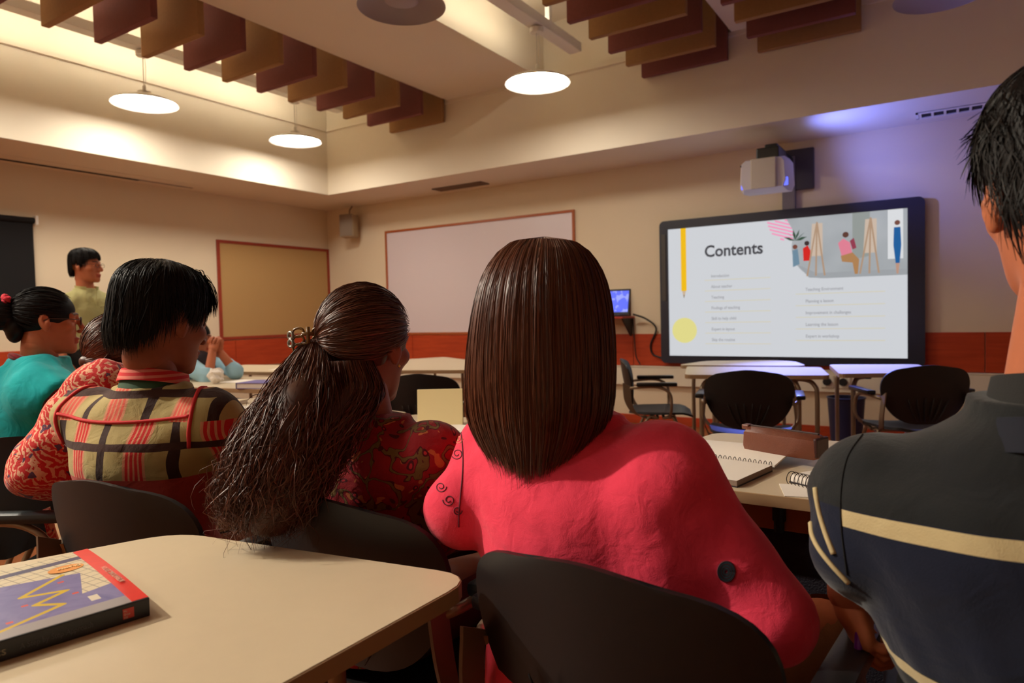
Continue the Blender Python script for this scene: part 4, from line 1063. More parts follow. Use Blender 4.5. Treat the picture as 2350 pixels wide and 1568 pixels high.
def sit_skel(lean=.05, leanx=0.0, w=1.0, shz=.92, arms=None, depth=1.0):
    """shz: height of the shoulder joint"""
    lx = leanx; k = (shz - .46) / (.96 - .46)
    base = [(.46, 0, 0, .155, .125), (.55, 0, 0, .172, .128), (.66, .25, .2, .150, .112), (.78, .5, .5, .150, .112), (.88, .75, .8, .168, .115), (.945, .95, .98, .170, .096), (.985, 1, 1, .125, .078), (1.025, 1, 1, .072, .060)]
    tor = [(.46 + (z - .46) * k, lx * a, lean * b, rx * (w if z < .96 else 1), ry * (depth if z < .96 else 1)) for z, a, b, rx, ry in base]
    d = dict(torso=tor, shL=(-.172 * w + lx, lean, shz - .006), shR=(.172 * w + lx, lean, shz - .006), neck=(lx, lean - .01, shz + .06),
             hipL=(-.095, .03, .53), hipR=(.095, .03, .53), knL=(-.12, .44, .50), knR=(.12, .44, .50), anL=(-.12, .44, .09), anR=(.12, .44, .09), hem=.47)
    a = arms or dict(elL=(-.26, lean + .13, .73), wrL=(-.14, lean + .36, .77), elR=(.26, lean + .13, .73), wrR=(.14, lean + .36, .77)); d.update(a)
    return d
SK1 = attr_mat('skin_warm', S(194, 114, 78), .55, .35, noise=.25)
SK2 = attr_mat('skin_brown', S(150, 84, 58), .55, .35, noise=.25)
HAIR_B = attr_mat('hair_black', S(20, 15, 14), .5, .2, aniso=.5)
HAIR_D = attr_mat('hair_dark_brown', S(92, 50, 33), .45, .5, aniso=.5)
HAIR_R = attr_mat('hair_chestnut', S(96, 50, 30), .42, .5, aniso=.5)
def hair_loft(prof, hem, crown=(0, -.02), N=3000, n=12, width=.0012, seed=0, depth=.012, lift=.002, drift=.06, wave=.0, tip=.01, arc=(0, 360), base_in=.004, start=0.0, nb=72, clump=0.0, sway=0.0, flick=0.0):
    """prof: list (z, cx, cy, rx, ry) from the crown down; hem(theta_deg)->z of the lower edge. theta 0=+x(right), 90=front, 270=back"""
    L = np.array(sorted(prof, key=lambda p: -p[0]), float); L = np.array(bez(list(L), 6)); zk = -L[:, 0]
    def pt(th, z):
        q = [np.interp(-z, zk, L[:, i]) for i in (1, 2, 3, 4)]
        return np.stack([q[0] + q[2] * np.cos(th), q[1] + q[3] * np.sin(th), z], -1)
    r = np.random.default_rng(seed); ztop = L[0, 0]
    hemv = np.vectorize(hem)
    th = np.radians(arc[0] + (arc[1] - arc[0]) * r.random(N))
    hz = hemv(np.degrees(th) % 360) + r.normal(0, tip, N)
    s0 = start * r.random(N)
    t = np.linspace(0, 1, n)[None, :] * (1 - s0[:, None]) + s0[:, None]
    z = ztop + (hz - ztop)[:, None] * t ** 1.25
    cl = np.sin(th * 23 + 2 * np.sin(th * 7)) * clump
    thn = th[:, None] + r.normal(0, drift, N)[:, None] * t + (wave * np.sin(t * 9 + r.random(N)[:, None] * 6.28)) + cl[:, None] * t + sway * t ** 2
    P = pt(thn, z)
    C0 = np.stack([np.interp(-z, zk, L[:, 1]), np.interp(-z, zk, L[:, 2]), z - .03], -1)
    O = P - C0; O /= np.linalg.norm(O, axis=2, keepdims=True) + 1e-9
    off = lift - depth * r.random(N) ** 1.5
    P = P + O * (off[:, None, None] + flick * np.maximum(0, t - .75)[:, :, None] * r.normal(0, 1, N)[:, None, None])
    strands = ribbons(P, width, O, .5, seed)
    # base volume
    rows = 26; tb = np.linspace(0.0, 1, rows)
    tha = np.radians(np.linspace(arc[0], arc[1], nb)); G = []
    for tt in tb:
        zz = ztop + (hemv(np.degrees(tha) % 360) - ztop) * tt ** 1.25
        p = pt(tha, zz); c0 = np.stack([np.interp(-zz, zk, L[:, 1]), np.interp(-zz, zk, L[:, 2]), zz - .03], -1)
        o = p - c0; o /= np.linalg.norm(o, axis=1, keepdims=True) + 1e-9; G.append(p - o * base_in)
    G = np.array(G); V = G.reshape(-1, 3); q = []
    a = np.arange(rows - 1)[:, None] * nb + np.arange(nb - 1)[None, :]
    Q = np.stack([a, a + nb, a + nb + 1, a + 1], 2).reshape(-1, 4)
    return [strands, (V, Q, np.full((len(V), 4), .6))]
def hair_slerp(starts, target, rad, N, n, width, seed, depth=.010, lift=.002, wave=.002, bulge=.0):
    """strands on the head from start directions to one gather point; rad(dir)->surface radius, origin = head centre"""
    r = np.random.default_rng(seed); A = starts; B = nrm(target)
    t = np.linspace(0, 1, n)[None, :, None]
    dot = np.clip((A * B).sum(1), -.999, .999); om = np.arccos(dot)[:, None, None]
    D = (np.sin((1 - t) * om) * A[:, None, :] + np.sin(t * om) * B[None, None, :]) / np.sin(om)
    D = D + r.normal(0, .03, (len(A), 1, 3)) * np.sin(t * math.pi); D /= np.linalg.norm(D, axis=2, keepdims=True)
    R_ = rad(D) + (lift - depth * r.random(len(A)) ** 1.5)[:, None] + bulge * np.sin(t[..., 0] * math.pi) + wave * np.sin(t[..., 0] * 8 + r.random((len(A), 1)) * 6.28)
    P = D * R_[..., None]
    return ribbons(P, width, D, .5, seed)
def to_obj(name, parts, m, parent, H=None):
    V, Q, C = join(parts)
    if H is not None: V = H(V)
    return mesh_obj(name, V, Q, m, parent, True, colors=C)
def glasses(parent, H, m, half=.031):
    g_ = MB()
    for s in (-1, 1):
        g_.tube([H((s * half + .021 * math.cos(a), .103 - .10 * (half + .021 * math.cos(a)) ** 2 * 4, .004 + .015 * math.sin(a))) for a in np.linspace(0, 2 * math.pi, 20, endpoint=False)], .0016, 6, closed=True)
        g_.tube([H(p) for p in ((s * .052, .094, .008), (s * .074, .07, .010), (s * .081, .0, .010), (s * .080, -.02, -.002))], .0016, 6)
    g_.tube([H(p) for p in ((-.010, .104, .008), (0, .107, .010), (.010, .104, .008))], .0016, 6)
    return g_.build('glasses', m, parent, True)
def ring_collar(center, R, rx, ry, z0, z1, flare, m, name, parent, gap=40, th=.003, rise=0.0, n=40):
    """band around the neck, open in front by gap degrees; R orients it"""
    a = np.radians(np.linspace(90 + gap / 2, 450 - gap / 2, n)); rows = []
    for k, (zz, fl) in enumerate(((z0, 0), ((z0 + z1) / 2, flare * .4), (z1, flare))):
        rows.append([(np.array(((rx + fl) * math.cos(q), (ry + fl) * math.sin(q), zz + rise * -math.sin(q)))) @ R.T + center for q in a])
    V = np.array(rows); inn = V - nrm([0, 0, 1]) * 0
    A = V.reshape(-1, 3); cen = np.array(center); B = []
    for row in V:
        for p in row:
            d = p - cen; d[2] = 0; B.append(p - nrm(d) * th)
    K = len(A); F = []
    for i in range(2):
        for j in range(n - 1):
            q = i * n + j; F.append((q, q + 1, q + n + 1, q + n)); F.append((K + q, K + q + n, K + q + n + 1, K + q + 1))
    bd = list(range(n)) + [n * 2 - 1, n * 3 - 1] + [2 * n + j for j in range(n - 2, -1, -1)] + [n]
    for p, q in zip(bd, bd[1:] + bd[:1]): F.append((p, K + p, K + q, q))
    return MB().add(np.concatenate([A, np.array(B)]), F).build(name, m, parent, auto=1.0)
def lay(top_obj, pts, out):
    """project points onto the garment along -out"""
    from mathutils.bvhtree import BVHTree
    bv = BVHTree.FromPolygons([v.co[:] for v in top_obj.data.vertices], [p.vertices[:] for p in top_obj.data.polygons])
    res = []
    for p, o in zip(pts, out):
        o = Vector(nrm(o)); h = bv.ray_cast(Vector(p) + o * .25, -o)
        if h[0] is not None: res.append(np.array(h[0] + o * .0012))
    return res
# ================================================================ the people
def w2l(loc, yaw, p):
    a = -math.radians(yaw); d = np.array(p, float) - np.array(loc, float)
    return np.array((d[0] * math.cos(a) - d[1] * math.sin(a), d[0] * math.sin(a) + d[1] * math.cos(a), d[2]))
def ell_rad(a, b, c):
    return lambda D: 1 / np.sqrt((D[..., 0] / a) ** 2 + (D[..., 1] / b) ** 2 + (D[..., 2] / c) ** 2)
def man_hem(back=-.075, side=.005, burn=-.03, front=.065):
    def f(th):
        d = abs((th - 270 + 180) % 360 - 180)
        return float(np.interp(d, [0, 38, 55, 68, 95, 103, 112, 122, 180], [back, back + .004, back * .6, side, side + .004, burn, .0, front - .02, front]))
    return f
MAN_PROF = [(.137, 0, -.015, .004, .004), (.130, 0, -.015, .042, .050), (.115, 0, -.014, .066, .078), (.085, 0, -.012, .082, .102), (.04, 0, -.012, .086, .108), (0, 0, -.016, .083, .104), (-.04, 0, -.024, .076, .096), (-.075, 0, -.030, .064, .082), (-.10, 0, -.034, .058, .070)]
# ---- the woman in the pink top
g = NT('pink_cotton', .85, .15)
zz = g.math('ADD', g.math('MULTIPLY', g.z, 90), g.math('MULTIPLY', g.math('PINGPONG', g.math('MULTIPLY', g.x, 26), 1.0), 3.2))
weave = g.math('SINE', zz)
pcol = g.mix(g.math('MULTIPLY', g.math('ADD', weave, 1.0), .06), S(250, 66, 96), S(200, 34, 66))
pink_m = g.done(g.mix(g.math('MULTIPLY', g.noise(9, 4), .25), pcol, S(228, 50, 78)), g.math('ADD', g.math('ADD', g.math('MULTIPLY', g.noise(700, 2), .12), g.math('MULTIPLY', g.noise(26, 3, dist=.6), 1.0)), g.math('MULTIPLY', weave, .03)), .55, .008)
denim_m = mat('denim', S(72, 86, 122), .8, var=.15, vscale=60, bump=.3, bscale=800)
loc = (-.495, 1.00, 0); yw = -6
L = lambda px, py, D: w2l(loc, yw, PD(px, py, D))
hc = L(1255, 745, 1.18)
sk = sit_skel(lean=.03, leanx=-.062, w=1.03, shz=.905, arms=dict(elR=L(1765, 1420, .97), wrR=L(1560, 1230, 1.40), elL=L(1060, 1170, 1.22), wrL=(-.12, .46, .775)), depth=1.1)
sk['knR'] = (.24, .43, .53); sk['anR'] = (.20, .45, .09); sk['neck'] = np.array((hc[0] * .8, .02, .97)); sk['shL'] = np.array(sk['shL']) + (0.015, .0, -.01)
pinkw, Hh_, J, top = body_person('person', 'seated woman in a pink top with a chestnut bob, seen from behind in the centre', loc, yw, sk, SK1, pink_m, mat('tan_trousers', S(150, 104, 66), .85, var=.1, vscale=30, bump=.3), dict(c=hc, female=True, yaw=14, pitch=4, h=.005, s=1.03, arm_r=(.050, .041, .040, .030)), top_infl=.019, fold=.005, seed=3, arm_k=.022, extra_top=[p_cap((-.15, .0, .86), (-.06, .0, .55), .085, .085), p_cap((.12, .0, .86), (.15, .0, .55), .085, .09)], top_name='pink_top')
BOB = [(.142, 0, -.012, .004, .004), (.135, 0, -.012, .045, .050), (.118, 0, -.012, .072, .080), (.08, 0, -.014, .096, .108), (.03, 0, -.018, .110, .120), (-.04, 0, -.026, .119, .118), (-.11, 0, -.034, .121, .108), (-.16, 0, -.04, .113, .094), (-.20, 0, -.045, .092, .074), (-.225, 0, -.05, .074, .058)]
def bob_hem(th):
    d = abs((th - 270 + 180) % 360 - 180); return float(np.interp(d, [0, 50, 95, 125, 150, 180], [-.222, -.205, -.165, -.13, .03, .06]))
hp = hair_loft(BOB, bob_hem, N=7000, n=16, width=.0015, seed=5, depth=.010, lift=.003, drift=.05, tip=.013, flick=.006, arc=(-245, 65), clump=.04, base_in=.006, wave=.008)
to_obj('hair', hp, HAIR_R, pinkw, Hh_)
MB().tube([Hh_((.087, -.004, -.045)), Hh_((.088, -.002, -.062))], .003, 8).build('earring', mat('gold', S(220, 180, 90), .25, metal=1.0), pinkw, True)
black_thread = mat('embroidery_dark', S(60, 12, 34), .7)

def curl(c, s, turns, r0, flip=1):
    return [np.array((c[0] + flip * s * (r0 * (1 - k * .8)) * math.cos(k * turns * 6.28), c[1], c[2] + s * (r0 * (1 - k * .8)) * math.sin(k * turns * 6.28))) for k in np.linspace(0, 1, 26)]
Lp = lambda px, py: w2l(loc, yw, PD(px, py, .8))
def lay_px(obj, pxs, rad, nm, m, parent):       # thread laid on the cloth where the pixels' rays meet it
    from mathutils.bvhtree import BVHTree
    oc_ = w2l(loc, yw, CAM)
    bv = BVHTree.FromPolygons([v.co[:] for v in obj.data.vertices], [p.vertices[:] for p in obj.data.polygons]); q = []
    for (px, py) in pxs:
        d = Vector(nrm(Lp(px, py) - oc_)); h = bv.ray_cast(Vector(oc_), d)
        if h[0] is not None: q.append(np.array(h[0] + h[1] * .0006))
    if len(q) > 3: return MB().tube(q, rad, 5).build(nm, m, parent, True)
emb = mat('embroidery_crease_maroon', S(96, 14, 40), .7); embc = mat('embroidery_cream', S(228, 150, 110), .7)
for (cx_, cy_, r0, fl, mm) in ((1052, 1008, 11, 1, embc), (1050, 1042, 14, -1, emb), (1012, 1118, 13, 1, emb), (1030, 1148, 14, -1, emb), (1050, 1172, 11, 1, emb)):
    lay_px(top, [(cx_ + fl * r0 * (1 - .75 * k) * math.cos(k * 9), cy_ + r0 * (1 - .75 * k) * math.sin(k * 9)) for k in np.linspace(0, 1, 24)], .0009, 'embroidery', mm, pinkw)
lay_px(top, [(1058 + 5 * math.sin(k * 5), 985 + 225 * k) for k in np.linspace(0, 1, 30)], .0012, 'sleeve_crease_shade', emb, pinkw)  # dark line draws the shade in the fold between sleeve and back
teal_dot = mat('motif_teal', S(20, 60, 70), .7)
for k, (rad, mm) in enumerate(((22, black_thread), (19, teal_dot), (16, black_thread), (13, teal_dot), (10, black_thread), (7, teal_dot), (4, black_thread))):
    lay_px(top, [(1667 + rad * .9 * math.cos(a), 1312 + rad * 1.05 * math.sin(a)) for a in np.linspace(0, 6.4, 26)], .0013, 'motif', mm, pinkw)
# ---- the woman with long frizzy hair and a red floral top
def floral(name, base, dark, olive, cream, sc=1.0):
    g = NT(name, .8, .1)
    dv = g.vadd(g.obj, g.noise(9 * sc, 2, out='Color'), .10)
    n1 = g.noise(16 * sc, 2, dv)
    vine = g.lt(g.math('ABSOLUTE', g.math('SUBTRACT', n1, .5)), .022)
    vine2 = g.lt(g.math('ABSOLUTE', g.math('SUBTRACT', n1, .5)), .034)
    dots = g.voro(34 * sc, 'F1', dv); fl = g.lt(dots, .24); flc = g.lt(dots, .12)
    leaf = g.gt(g.noise(38 * sc, 1, dv), .635)
    c = g.mix(g.math('MULTIPLY', g.noise(7, 3), .6), base, dark)
    c = g.mix(leaf, c, cream); c = g.mix(vine2, c, dark); c = g.mix(vine, c, olive)
    c = g.mix(fl, c, dark); c = g.mix(flc, c, S(190, 40, 50))
    return g.done(c, g.math('ADD', g.math('MULTIPLY', g.noise(500, 2), .10), g.noise(18, 3, dist=.8)), .6, .008)
red_floral = floral('red_floral', S(178, 24, 34), S(84, 12, 22), S(118, 88, 42), S(196, 106, 60))
brown_floral = floral('brown_floral', S(98, 58, 36), S(48, 22, 16), S(132, 100, 60), S(150, 116, 74), 1.5)
loc = (-1.065, 1.035, 0); yw = 0
L = lambda px, py, D: w2l(loc, yw, PD(px, py, D))
hc = L(842, 796, 1.48)
sk = sit_skel(lean=.02, leanx=.02, w=.98, shz=.875, arms=dict(elR=L(1010, 1210, 1.40), wrR=(.10, .42, .775), elL=(-.27, .12, .72), wrL=(-.10, .40, .775)))
sk['neck'] = np.array((hc[0] - .02, hc[1] - .05, .95))
lw, Hl, J, top = body_person('person', 'seated woman with long frizzy dark hair in a clip and a red floral top', loc, yw, sk, SK2, red_floral, mat('maroon_salwar', S(92, 18, 30), .8, bump=.2), dict(c=hc, female=True, yaw=8, pitch=6, h=.004, s=1.03, arm_r=(.042, .038, .034, .026)), top_infl=.016, fold=.007, seed=8, top_name='floral_top')
er = ell_rad(.087, .108, .100); oc = np.array((0, -.012, .030))
r_ = np.random.default_rng(11)
D = r_.normal(size=(9000, 3)); D /= np.linalg.norm(D, axis=1, keepdims=True)
keep = (D @ nrm((0, .88, -.42)) < .55) & (D[:, 2] > -.55 + .35 * (D[:, 1] > .1)) & (D[:, 1] > -.75) & ~((np.abs(D[:, 0]) > .7) & (D[:, 2] < -.22) & (D[:, 1] > -.25))
D = D[keep][:4200]; clipd = nrm((-.52, -.84, -.20))
cap = hair_slerp(D, clipd, er, len(D), 12, .0013, 12, depth=.012, lift=.003, wave=.0025)
cap = (cap[0] + oc, cap[1], cap[2])
F = Field((-.12, -.15, -.10), (.12, .13, .15), .006); F.op(p_ell(oc, (.083, .104, .096)), .01)
F.op(p_ell((0, .115, -.045), (.075, .055, .085)), .01, 's')
for s in (-1, 1): F.op(p_ell((s * .085, .012, -.035), (.03, .045, .045)), .01, 's')
bv, bq = F.mesh()
cw = [(Hl(cap[0]), cap[1], cap[2]), (Hl(bv), bq, np.full((len(bv), 4), .6))]
# the falling mass
cl = np.array(bez([Hl(oc + clipd * .105), L(706, 850, 1.36), L(684, 930, 1.31), L(652, 1020, 1.27), L(628, 1100, 1.25), L(612, 1170, 1.24), L(606, 1215, 1.24)], 8))
nap = np.array(bez([Hl((.01, -.085, -.035)), L(800, 900, 1.38), L(760, 960, 1.33), L(706, 1040, 1.28), L(668, 1110, 1.26), L(640, 1170, 1.25), L(630, 1230, 1.25)], 8))
vd = nrm(PD(700, 1000, 1.3) - CAM); vl = w2l((0, 0, 0), yw, vd); sx = nrm(np.cross(vl, (0, 0, 1)))
def mass(line, N, seed, rads, n=26):
    r2 = np.random.default_rng(seed); m = len(line); t = np.linspace(0, 1, n)
    Ln = np.stack([np.interp(t * (m - 1), np.arange(m), line[:, i]) for i in range(3)], 1)
    rr = np.interp(t, np.linspace(0, 1, len(rads)), rads)
    ph = r2.random(N) * 6.283; ro = r2.random(N) ** .6; end = .62 + .40 * r2.random(N)
    te = t[None, :] * end[:, None]
    Lx = np.stack([np.interp(te.ravel(), t, Ln[:, i]).reshape(N, n) for i in range(3)], 2)
    R2 = np.interp(te.ravel(), t, rr).reshape(N, n) * ro[:, None]
    P = Lx + sx * (R2 * np.cos(ph)[:, None])[..., None] + vl * (R2 * .55 * np.sin(ph)[:, None])[..., None]
    fr = .0062 * np.clip(te * 2, 0, 1.6)
    for k in range(3):
        f1 = 14 + 26 * r2.random((N, 1)); p1 = r2.random((N, 1)) * 6.28; am = r2.normal(0, 1, (N, 1, 3))
        P = P + (fr * np.sin(te * f1 + p1))[..., None] * am / (1 + .5 * k)
    fly = r2.random(N) < .09
    P[fly] += (np.linspace(0, 1, n) ** 2)[None, :, None] * r2.normal(0, .02, (fly.sum(), 1, 3))
    O = P - Lx; return ribbons(P, .0012, O, .9, seed)
m1 = mass(cl, 3600, 21, [.022, .060, .088, .102, .108, .095, .060]); m2 = mass(nap, 3400, 22, [.060, .072, .082, .086, .080, .065, .045])
F = Field(cl.min(0) - .14, cl.max(0) + .20, .010)
for line, rads in ((cl, [.003, .008, .036, .040, .040, .032, .015]), (nap, [.006, .020, .032, .036, .034, .028, .012])):
    rr = np.interp(np.linspace(0, 1, len(line)), np.linspace(0, 1, 7), rads)
    for i in range(len(line) - 1):
        if i < len(line) * .86: F.op(p_cap(line[i], line[i + 1], rr[i], rr[i + 1]), .02)
fv, fq = F.mesh()
to_obj('hair', cw + [m1, m2, (fv, fq, np.full((len(fv), 4), .55))], HAIR_D, lw)
# claw clip
c0 = Hl(oc + clipd * .118); cf = MB(); tor_m = mat('tortoise', S(120, 84, 40), .25, var=.4, vscale=60)
side = sx; upv = np.array((0, 0, 1.0)); outv = -vl
for k in range(3):
    for s in (-1, 1):
        cc = c0 + side * (s * .019) + upv * (.016 - .016 * k) + outv * .008
        cf.tube([cc + (side * math.cos(a) * .011 + upv * math.sin(a) * .009) + outv * .006 * math.cos(a * s) for a in np.linspace(0, 6.283, 14, endpoint=False)], .0026, 6, closed=True)
cf.tube([c0 + upv * .026 + outv * .012, c0 + outv * .016, c0 - upv * .026 + outv * .012], .004, 8)
cf.tube([c0 + side * -.012 + upv * .012 + outv * .014, c0 + side * .012 + upv * .012 + outv * .014], .004, 8).tube([c0 + side * -.012 - upv * .008 + outv * .014, c0 + side * .012 - upv * .008 + outv * .014], .004, 8)
cf.build('hair_clip', tor_m, lw, True)
bm_ = MB()
for sd in (-1, 1): bm_.tube([c0 + side * (-.034) + upv * (.008 * sd + .002) + outv * .010 + np.array((math.cos(a) * .007, 0, math.sin(a) * .007)) for a in np.linspace(0, 6.283, 12, endpoint=False)], .003, 6, closed=True)
bm_.build('clip_wing', mat('clip_metal', S(150, 148, 140), .3, metal=.7), lw, True)
MB().lathe([(0, -.004), (.0035, 0), (0, .004)], 10, tuple(Hl((.086, -.006, -.040)))).build('earring', mat('gold', S(220, 180, 90)), lw, True)
# brown patterned stole hanging down the back on the left of the blouse
F = Field((-.30, -.25, .55), (.05, .10, 1.02), .009)
F.op(p_stack(smooth_levels(sk['torso'], 30)), .02, 'u', .026); F.cut(lambda x, y, z: np.maximum(np.maximum(x - (-.02 + (z - .75) * .10), y - .02), np.maximum(.60 - z, z - .93)))
V, Q = F.mesh(); V = folds(lap_smooth(V, Q, 2), Q, .006, 4); mesh_obj('stole', V, Q, brown_floral, lw, True)
# ---- the man in the plaid shirt
g = NT('plaid_cotton', .85, .1)
SEAM = .925
lower = g.lt(g.z, SEAM)
wob = g.math('MULTIPLY', g.math('SUBTRACT', g.noise(7, 2), .5), .03)
xs = g.math('ADD', g.math('ADD', g.x, g.math('MULTIPLY', lower, .078)), wob)
zs = g.math('ADD', g.z, g.math('MULTIPLY', wob, .6))
per = g.math('SUBTRACT', g.math('MULTIPLY', g.math('FRACT', g.math('ADD', g.math('DIVIDE', xs, .158), .5)), .158), .079)
c = g.mix(g.math('MULTIPLY', g.noise(14, 3), .5), S(176, 158, 104), S(140, 120, 78))
redS = g.math('MULTIPLY', g.band(per, -.002, .023), g.lt(g.math('FRACT', g.math('MULTIPLY', per, 95)), .62))
c = g.mix(g.band(per, -.002, .025), c, S(206, 140, 108))
c = g.mix(redS, c, g.mix(lower, S(212, 92, 76), S(196, 34, 34)))
c = g.mix(g.band(per, .072, .0085), c, S(52, 30, 26)); c = g.mix(g.band(per, -.078, .003), c, S(52, 30, 26))
for zc in (.985, .872): c = g.mix(g.band(zs, zc, .0085), c, S(62, 36, 30))
c = g.mix(g.lt(zs, .80), c, S(168, 60, 50))
plaid_m = g.done(c, g.math('ADD', g.math('MULTIPLY', g.noise(500, 2), .10), g.noise(22, 3, dist=.8)), .6, .008)
loc = (-1.645, .895, 0); yw = 18
L = lambda px, py, D: w2l(loc, yw, PD(px, py, D))
hc = L(374, 738, 1.68)
sk = sit_skel(lean=.02, leanx=.0, w=1.02, shz=.925, arms=dict(elR=(.27, .12, .76), wrR=(.16, .40, .775), elL=(-.235, .14, .73), wrL=(-.12, .42, .775)))
sk['neck'] = np.array((hc[0] * .7, hc[1] - .06, 1.0)); sk['torso'][-1] = (.985, hc[0] * .5, hc[1] * .5, .072, .062)
pm_, Hp, J, top = body_person('person', 'seated man in a plaid shirt with red seams, seen from behind at the left', loc, yw, sk, SK2, plaid_m, mat('dark_trousers', S(40, 36, 44), .8, bump=.2), dict(c=hc, yaw=-12, pitch=10, roll=2, h=.0045, s=1.06, neck=.18), top_infl=.017, fold=.009, seed=14, top_name='plaid_shirt', sleeve=.62)
hp = hair_loft(MAN_PROF, man_hem(-.072, .030, -.008, .055), N=5200, n=10, width=.0016, seed=31, depth=.010, lift=.007, drift=.22, tip=.010, clump=.05, base_in=.0, start=.35, flick=.012, sway=.12)
# fringe falling over the forehead
r_ = np.random.default_rng(5); N = 420
x0 = r_.uniform(-.05, .055, N); P = np.zeros((N, 9, 3)); t = np.linspace(0, 1, 9)
P[..., 0] = x0[:, None] + .02 * t + .008 * np.sin(t * 5 + x0[:, None] * 60); P[..., 1] = .045 + .030 * np.sin(t * 1.7)[None, :] + r_.normal(0, .004, (N, 1)); P[..., 2] = .128 + .010 * np.sin(t * 3.0)[None, :] - (.070 + .02 * r_.random((N, 1))) * t ** 2 - np.abs(x0[:, None]) * .35 + r_.normal(0, .004, (N, 1))
hp.append(ribbons(P, .0016, np.tile(np.array((0, .7, .7)), (N, 9, 1)), .5, 3))
to_obj('hair', hp, HAIR_B, pm_, Hp)
coll_m = NT('striped_collar', .8); st_ = coll_m.math('FRACT', coll_m.math('MULTIPLY', coll_m.z, 70)); coll = coll_m.done(coll_m.mix(coll_m.gt(st_, .55), S(196, 40, 44), S(214, 120, 104)))
tt_ = smooth_levels(sk['torso'], 30)[-1]; nb_ = np.array((tt_[1], tt_[2] + .004, tt_[0] + .018)); Rc = R_xyz(0, 14, 0)
ring_collar(nb_, Rc, .078, .076, -.022, .004, -.004, mat('collar_green', S(40, 74, 48), .8), 'collar_stand', pm_, 50)
ring_collar(nb_ + np.array((0, 0, .002)), Rc, .082, .080, -.004, .026, -.006, coll, 'collar', pm_, 50)
red_seam = mat('seam_red', S(200, 36, 40), .8)
# red seams: yoke seam across the back and both armholes, laid on the shirt surface
pts = [(x_, -.05, SEAM + .012 * (abs(x_) / .17) ** 2) for x_ in np.linspace(-.185, .185, 44)]
MB().tube(lay(top, pts, [(0, -1, 0)] * 44), .0042, 6).build('yoke_seam', red_seam, pm_, True)
for s in (-1, 1):
    pts = [(s * (.168 + .012 * math.sin(k * 3.14)), -.02, 1.035 - .17 * k) for k in np.linspace(0, 1, 22)]
    q = lay(top, pts, [(s * .25, -1, .5 * (1 - k)) for k in np.linspace(0, 1, 22)])
    if len(q) > 3: MB().tube(q, .0048, 6).build('armhole_seam', red_seam, pm_, True)
# ---- the man in the dark striped shirt at the right edge
g = NT('striped_jersey', .9, .2)
lower_ = g.band(g.z, .893, .0105)
c = g.mix(g.math('MULTIPLY', g.noise(10, 3), .7), S(38, 40, 40), S(24, 28, 36))
c = g.mix(g.math('MULTIPLY', g.gt(g.z, .72), g.lt(g.z, .905)), c, S(24, 30, 52))
body_only = g.lt(g.math('ABSOLUTE', g.x), .222)
c = g.mix(g.math('MULTIPLY', lower_, g.gt(g.x, -.25)), c, S(214, 196, 150))
zl = g.math('ADD', g.z, g.math('MULTIPLY', g.x, .12))
c = g.mix(g.band(zl, .690, .0085), c, S(214, 196, 150))
jersey_m = g.done(c, g.math('ADD', g.math('MULTIPLY', g.noise(500, 2), .10), g.noise(13, 3, dist=.8)), .6, .008)
loc = (.125, 1.03, 0); yw = 6
L = lambda px, py, D: w2l(loc, yw, PD(px, py, D))
hc = L(2475, 445, .80)
sk = sit_skel(lean=-.02, leanx=-.062, w=1.14, shz=.93, arms=dict(elL=L(1980, 1255, .88), wrL=L(1948, 1362, .99), shL=(-.208, -.01, .905),  elR=(.30, .12, .76), wrR=(.14, .42, .775)), depth=1.12)
sk['neck'] = np.array((hc[0] * .85, hc[1] - .05, 1.01))
sk['torso'] = [(z, a, b, c_ * (.80 if z < .7 else 1.0), d_) for z, a, b, c_, d_ in sk['torso']]
sk['torso'][-1] = (1.02, L(2415, 900, .84)[0], -.01, .075, .064)
pen_top = L(1972, 1428, 1.02)
rm, Hr, J, top = body_person('person', 'seated man in a dark shirt with cream stripes at the right edge', loc, yw, sk, SK1, jersey_m, denim_m, dict(c=hc, yaw=8, pitch=2, h=.004, s=1.13, neck=.26, neck_r=.060, arm_r=(.050, .040, .040, .029)), top_infl=.018, fold=.006, seed=23, top_name='striped_shirt', sleeve=.66, arm_k=.012,
    hand_kw=dict(L=dict(f=w2l((0, 0, 0), yw, PD(1985, 1490, .965) - PD(1948, 1362, .99)), n=w2l((0, 0, 0), yw, (.85, .35, .0)), scale=.84, side=-1, curls=[(12, 40, 35), (35, 50, 40), (45, 55, 40), (55, 60, 40)], thumb=(.35, .85, .45, 20), h=.003)))
hp = hair_loft(MAN_PROF, man_hem(-.07, .052, .045, .07), N=5000, n=11, width=.0017, seed=37, depth=.008, lift=.006, drift=.35, wave=.10, tip=.012, clump=.08, base_in=.0, start=.5, flick=.03)
to_obj('hair', hp, HAIR_B, rm, Hr)
tt_ = smooth_levels(sk['torso'], 30)[-1]; nb_ = np.array((tt_[1], tt_[2], tt_[0] + .02))
navy = mat('collar_navy', S(36, 36, 36), .9, bump=.3, bscale=700)
ring_collar(nb_, R_xyz(0, 10), .080, .080, -.045, .022, -.012, navy, 'collar', rm, 50, .006)
ring_collar(nb_ + np.array((0, -.01, -.040)), R_xyz(0, 12), .10, .10, -.030, .010, -.014, mat('collar_fold', S(22, 26, 40), .9), 'collar_fold', rm, 60, .006)
hem_m = mat('cream_piping', S(206, 186, 140), .8)
lay_px(top, [tuple(p) for p in bez([(1862, 1200), (1866, 1230), (1882, 1262), (1912, 1300), (1948, 1338)], 8)], .0036, 'sleeve_piping', hem_m, rm)
lay_px(top, [tuple(p) for p in bez([(1872, 1120), (1876, 1148), (1884, 1185), (1897, 1228), (1914, 1272)], 8)], .0036, 'sleeve_piping', hem_m, rm)
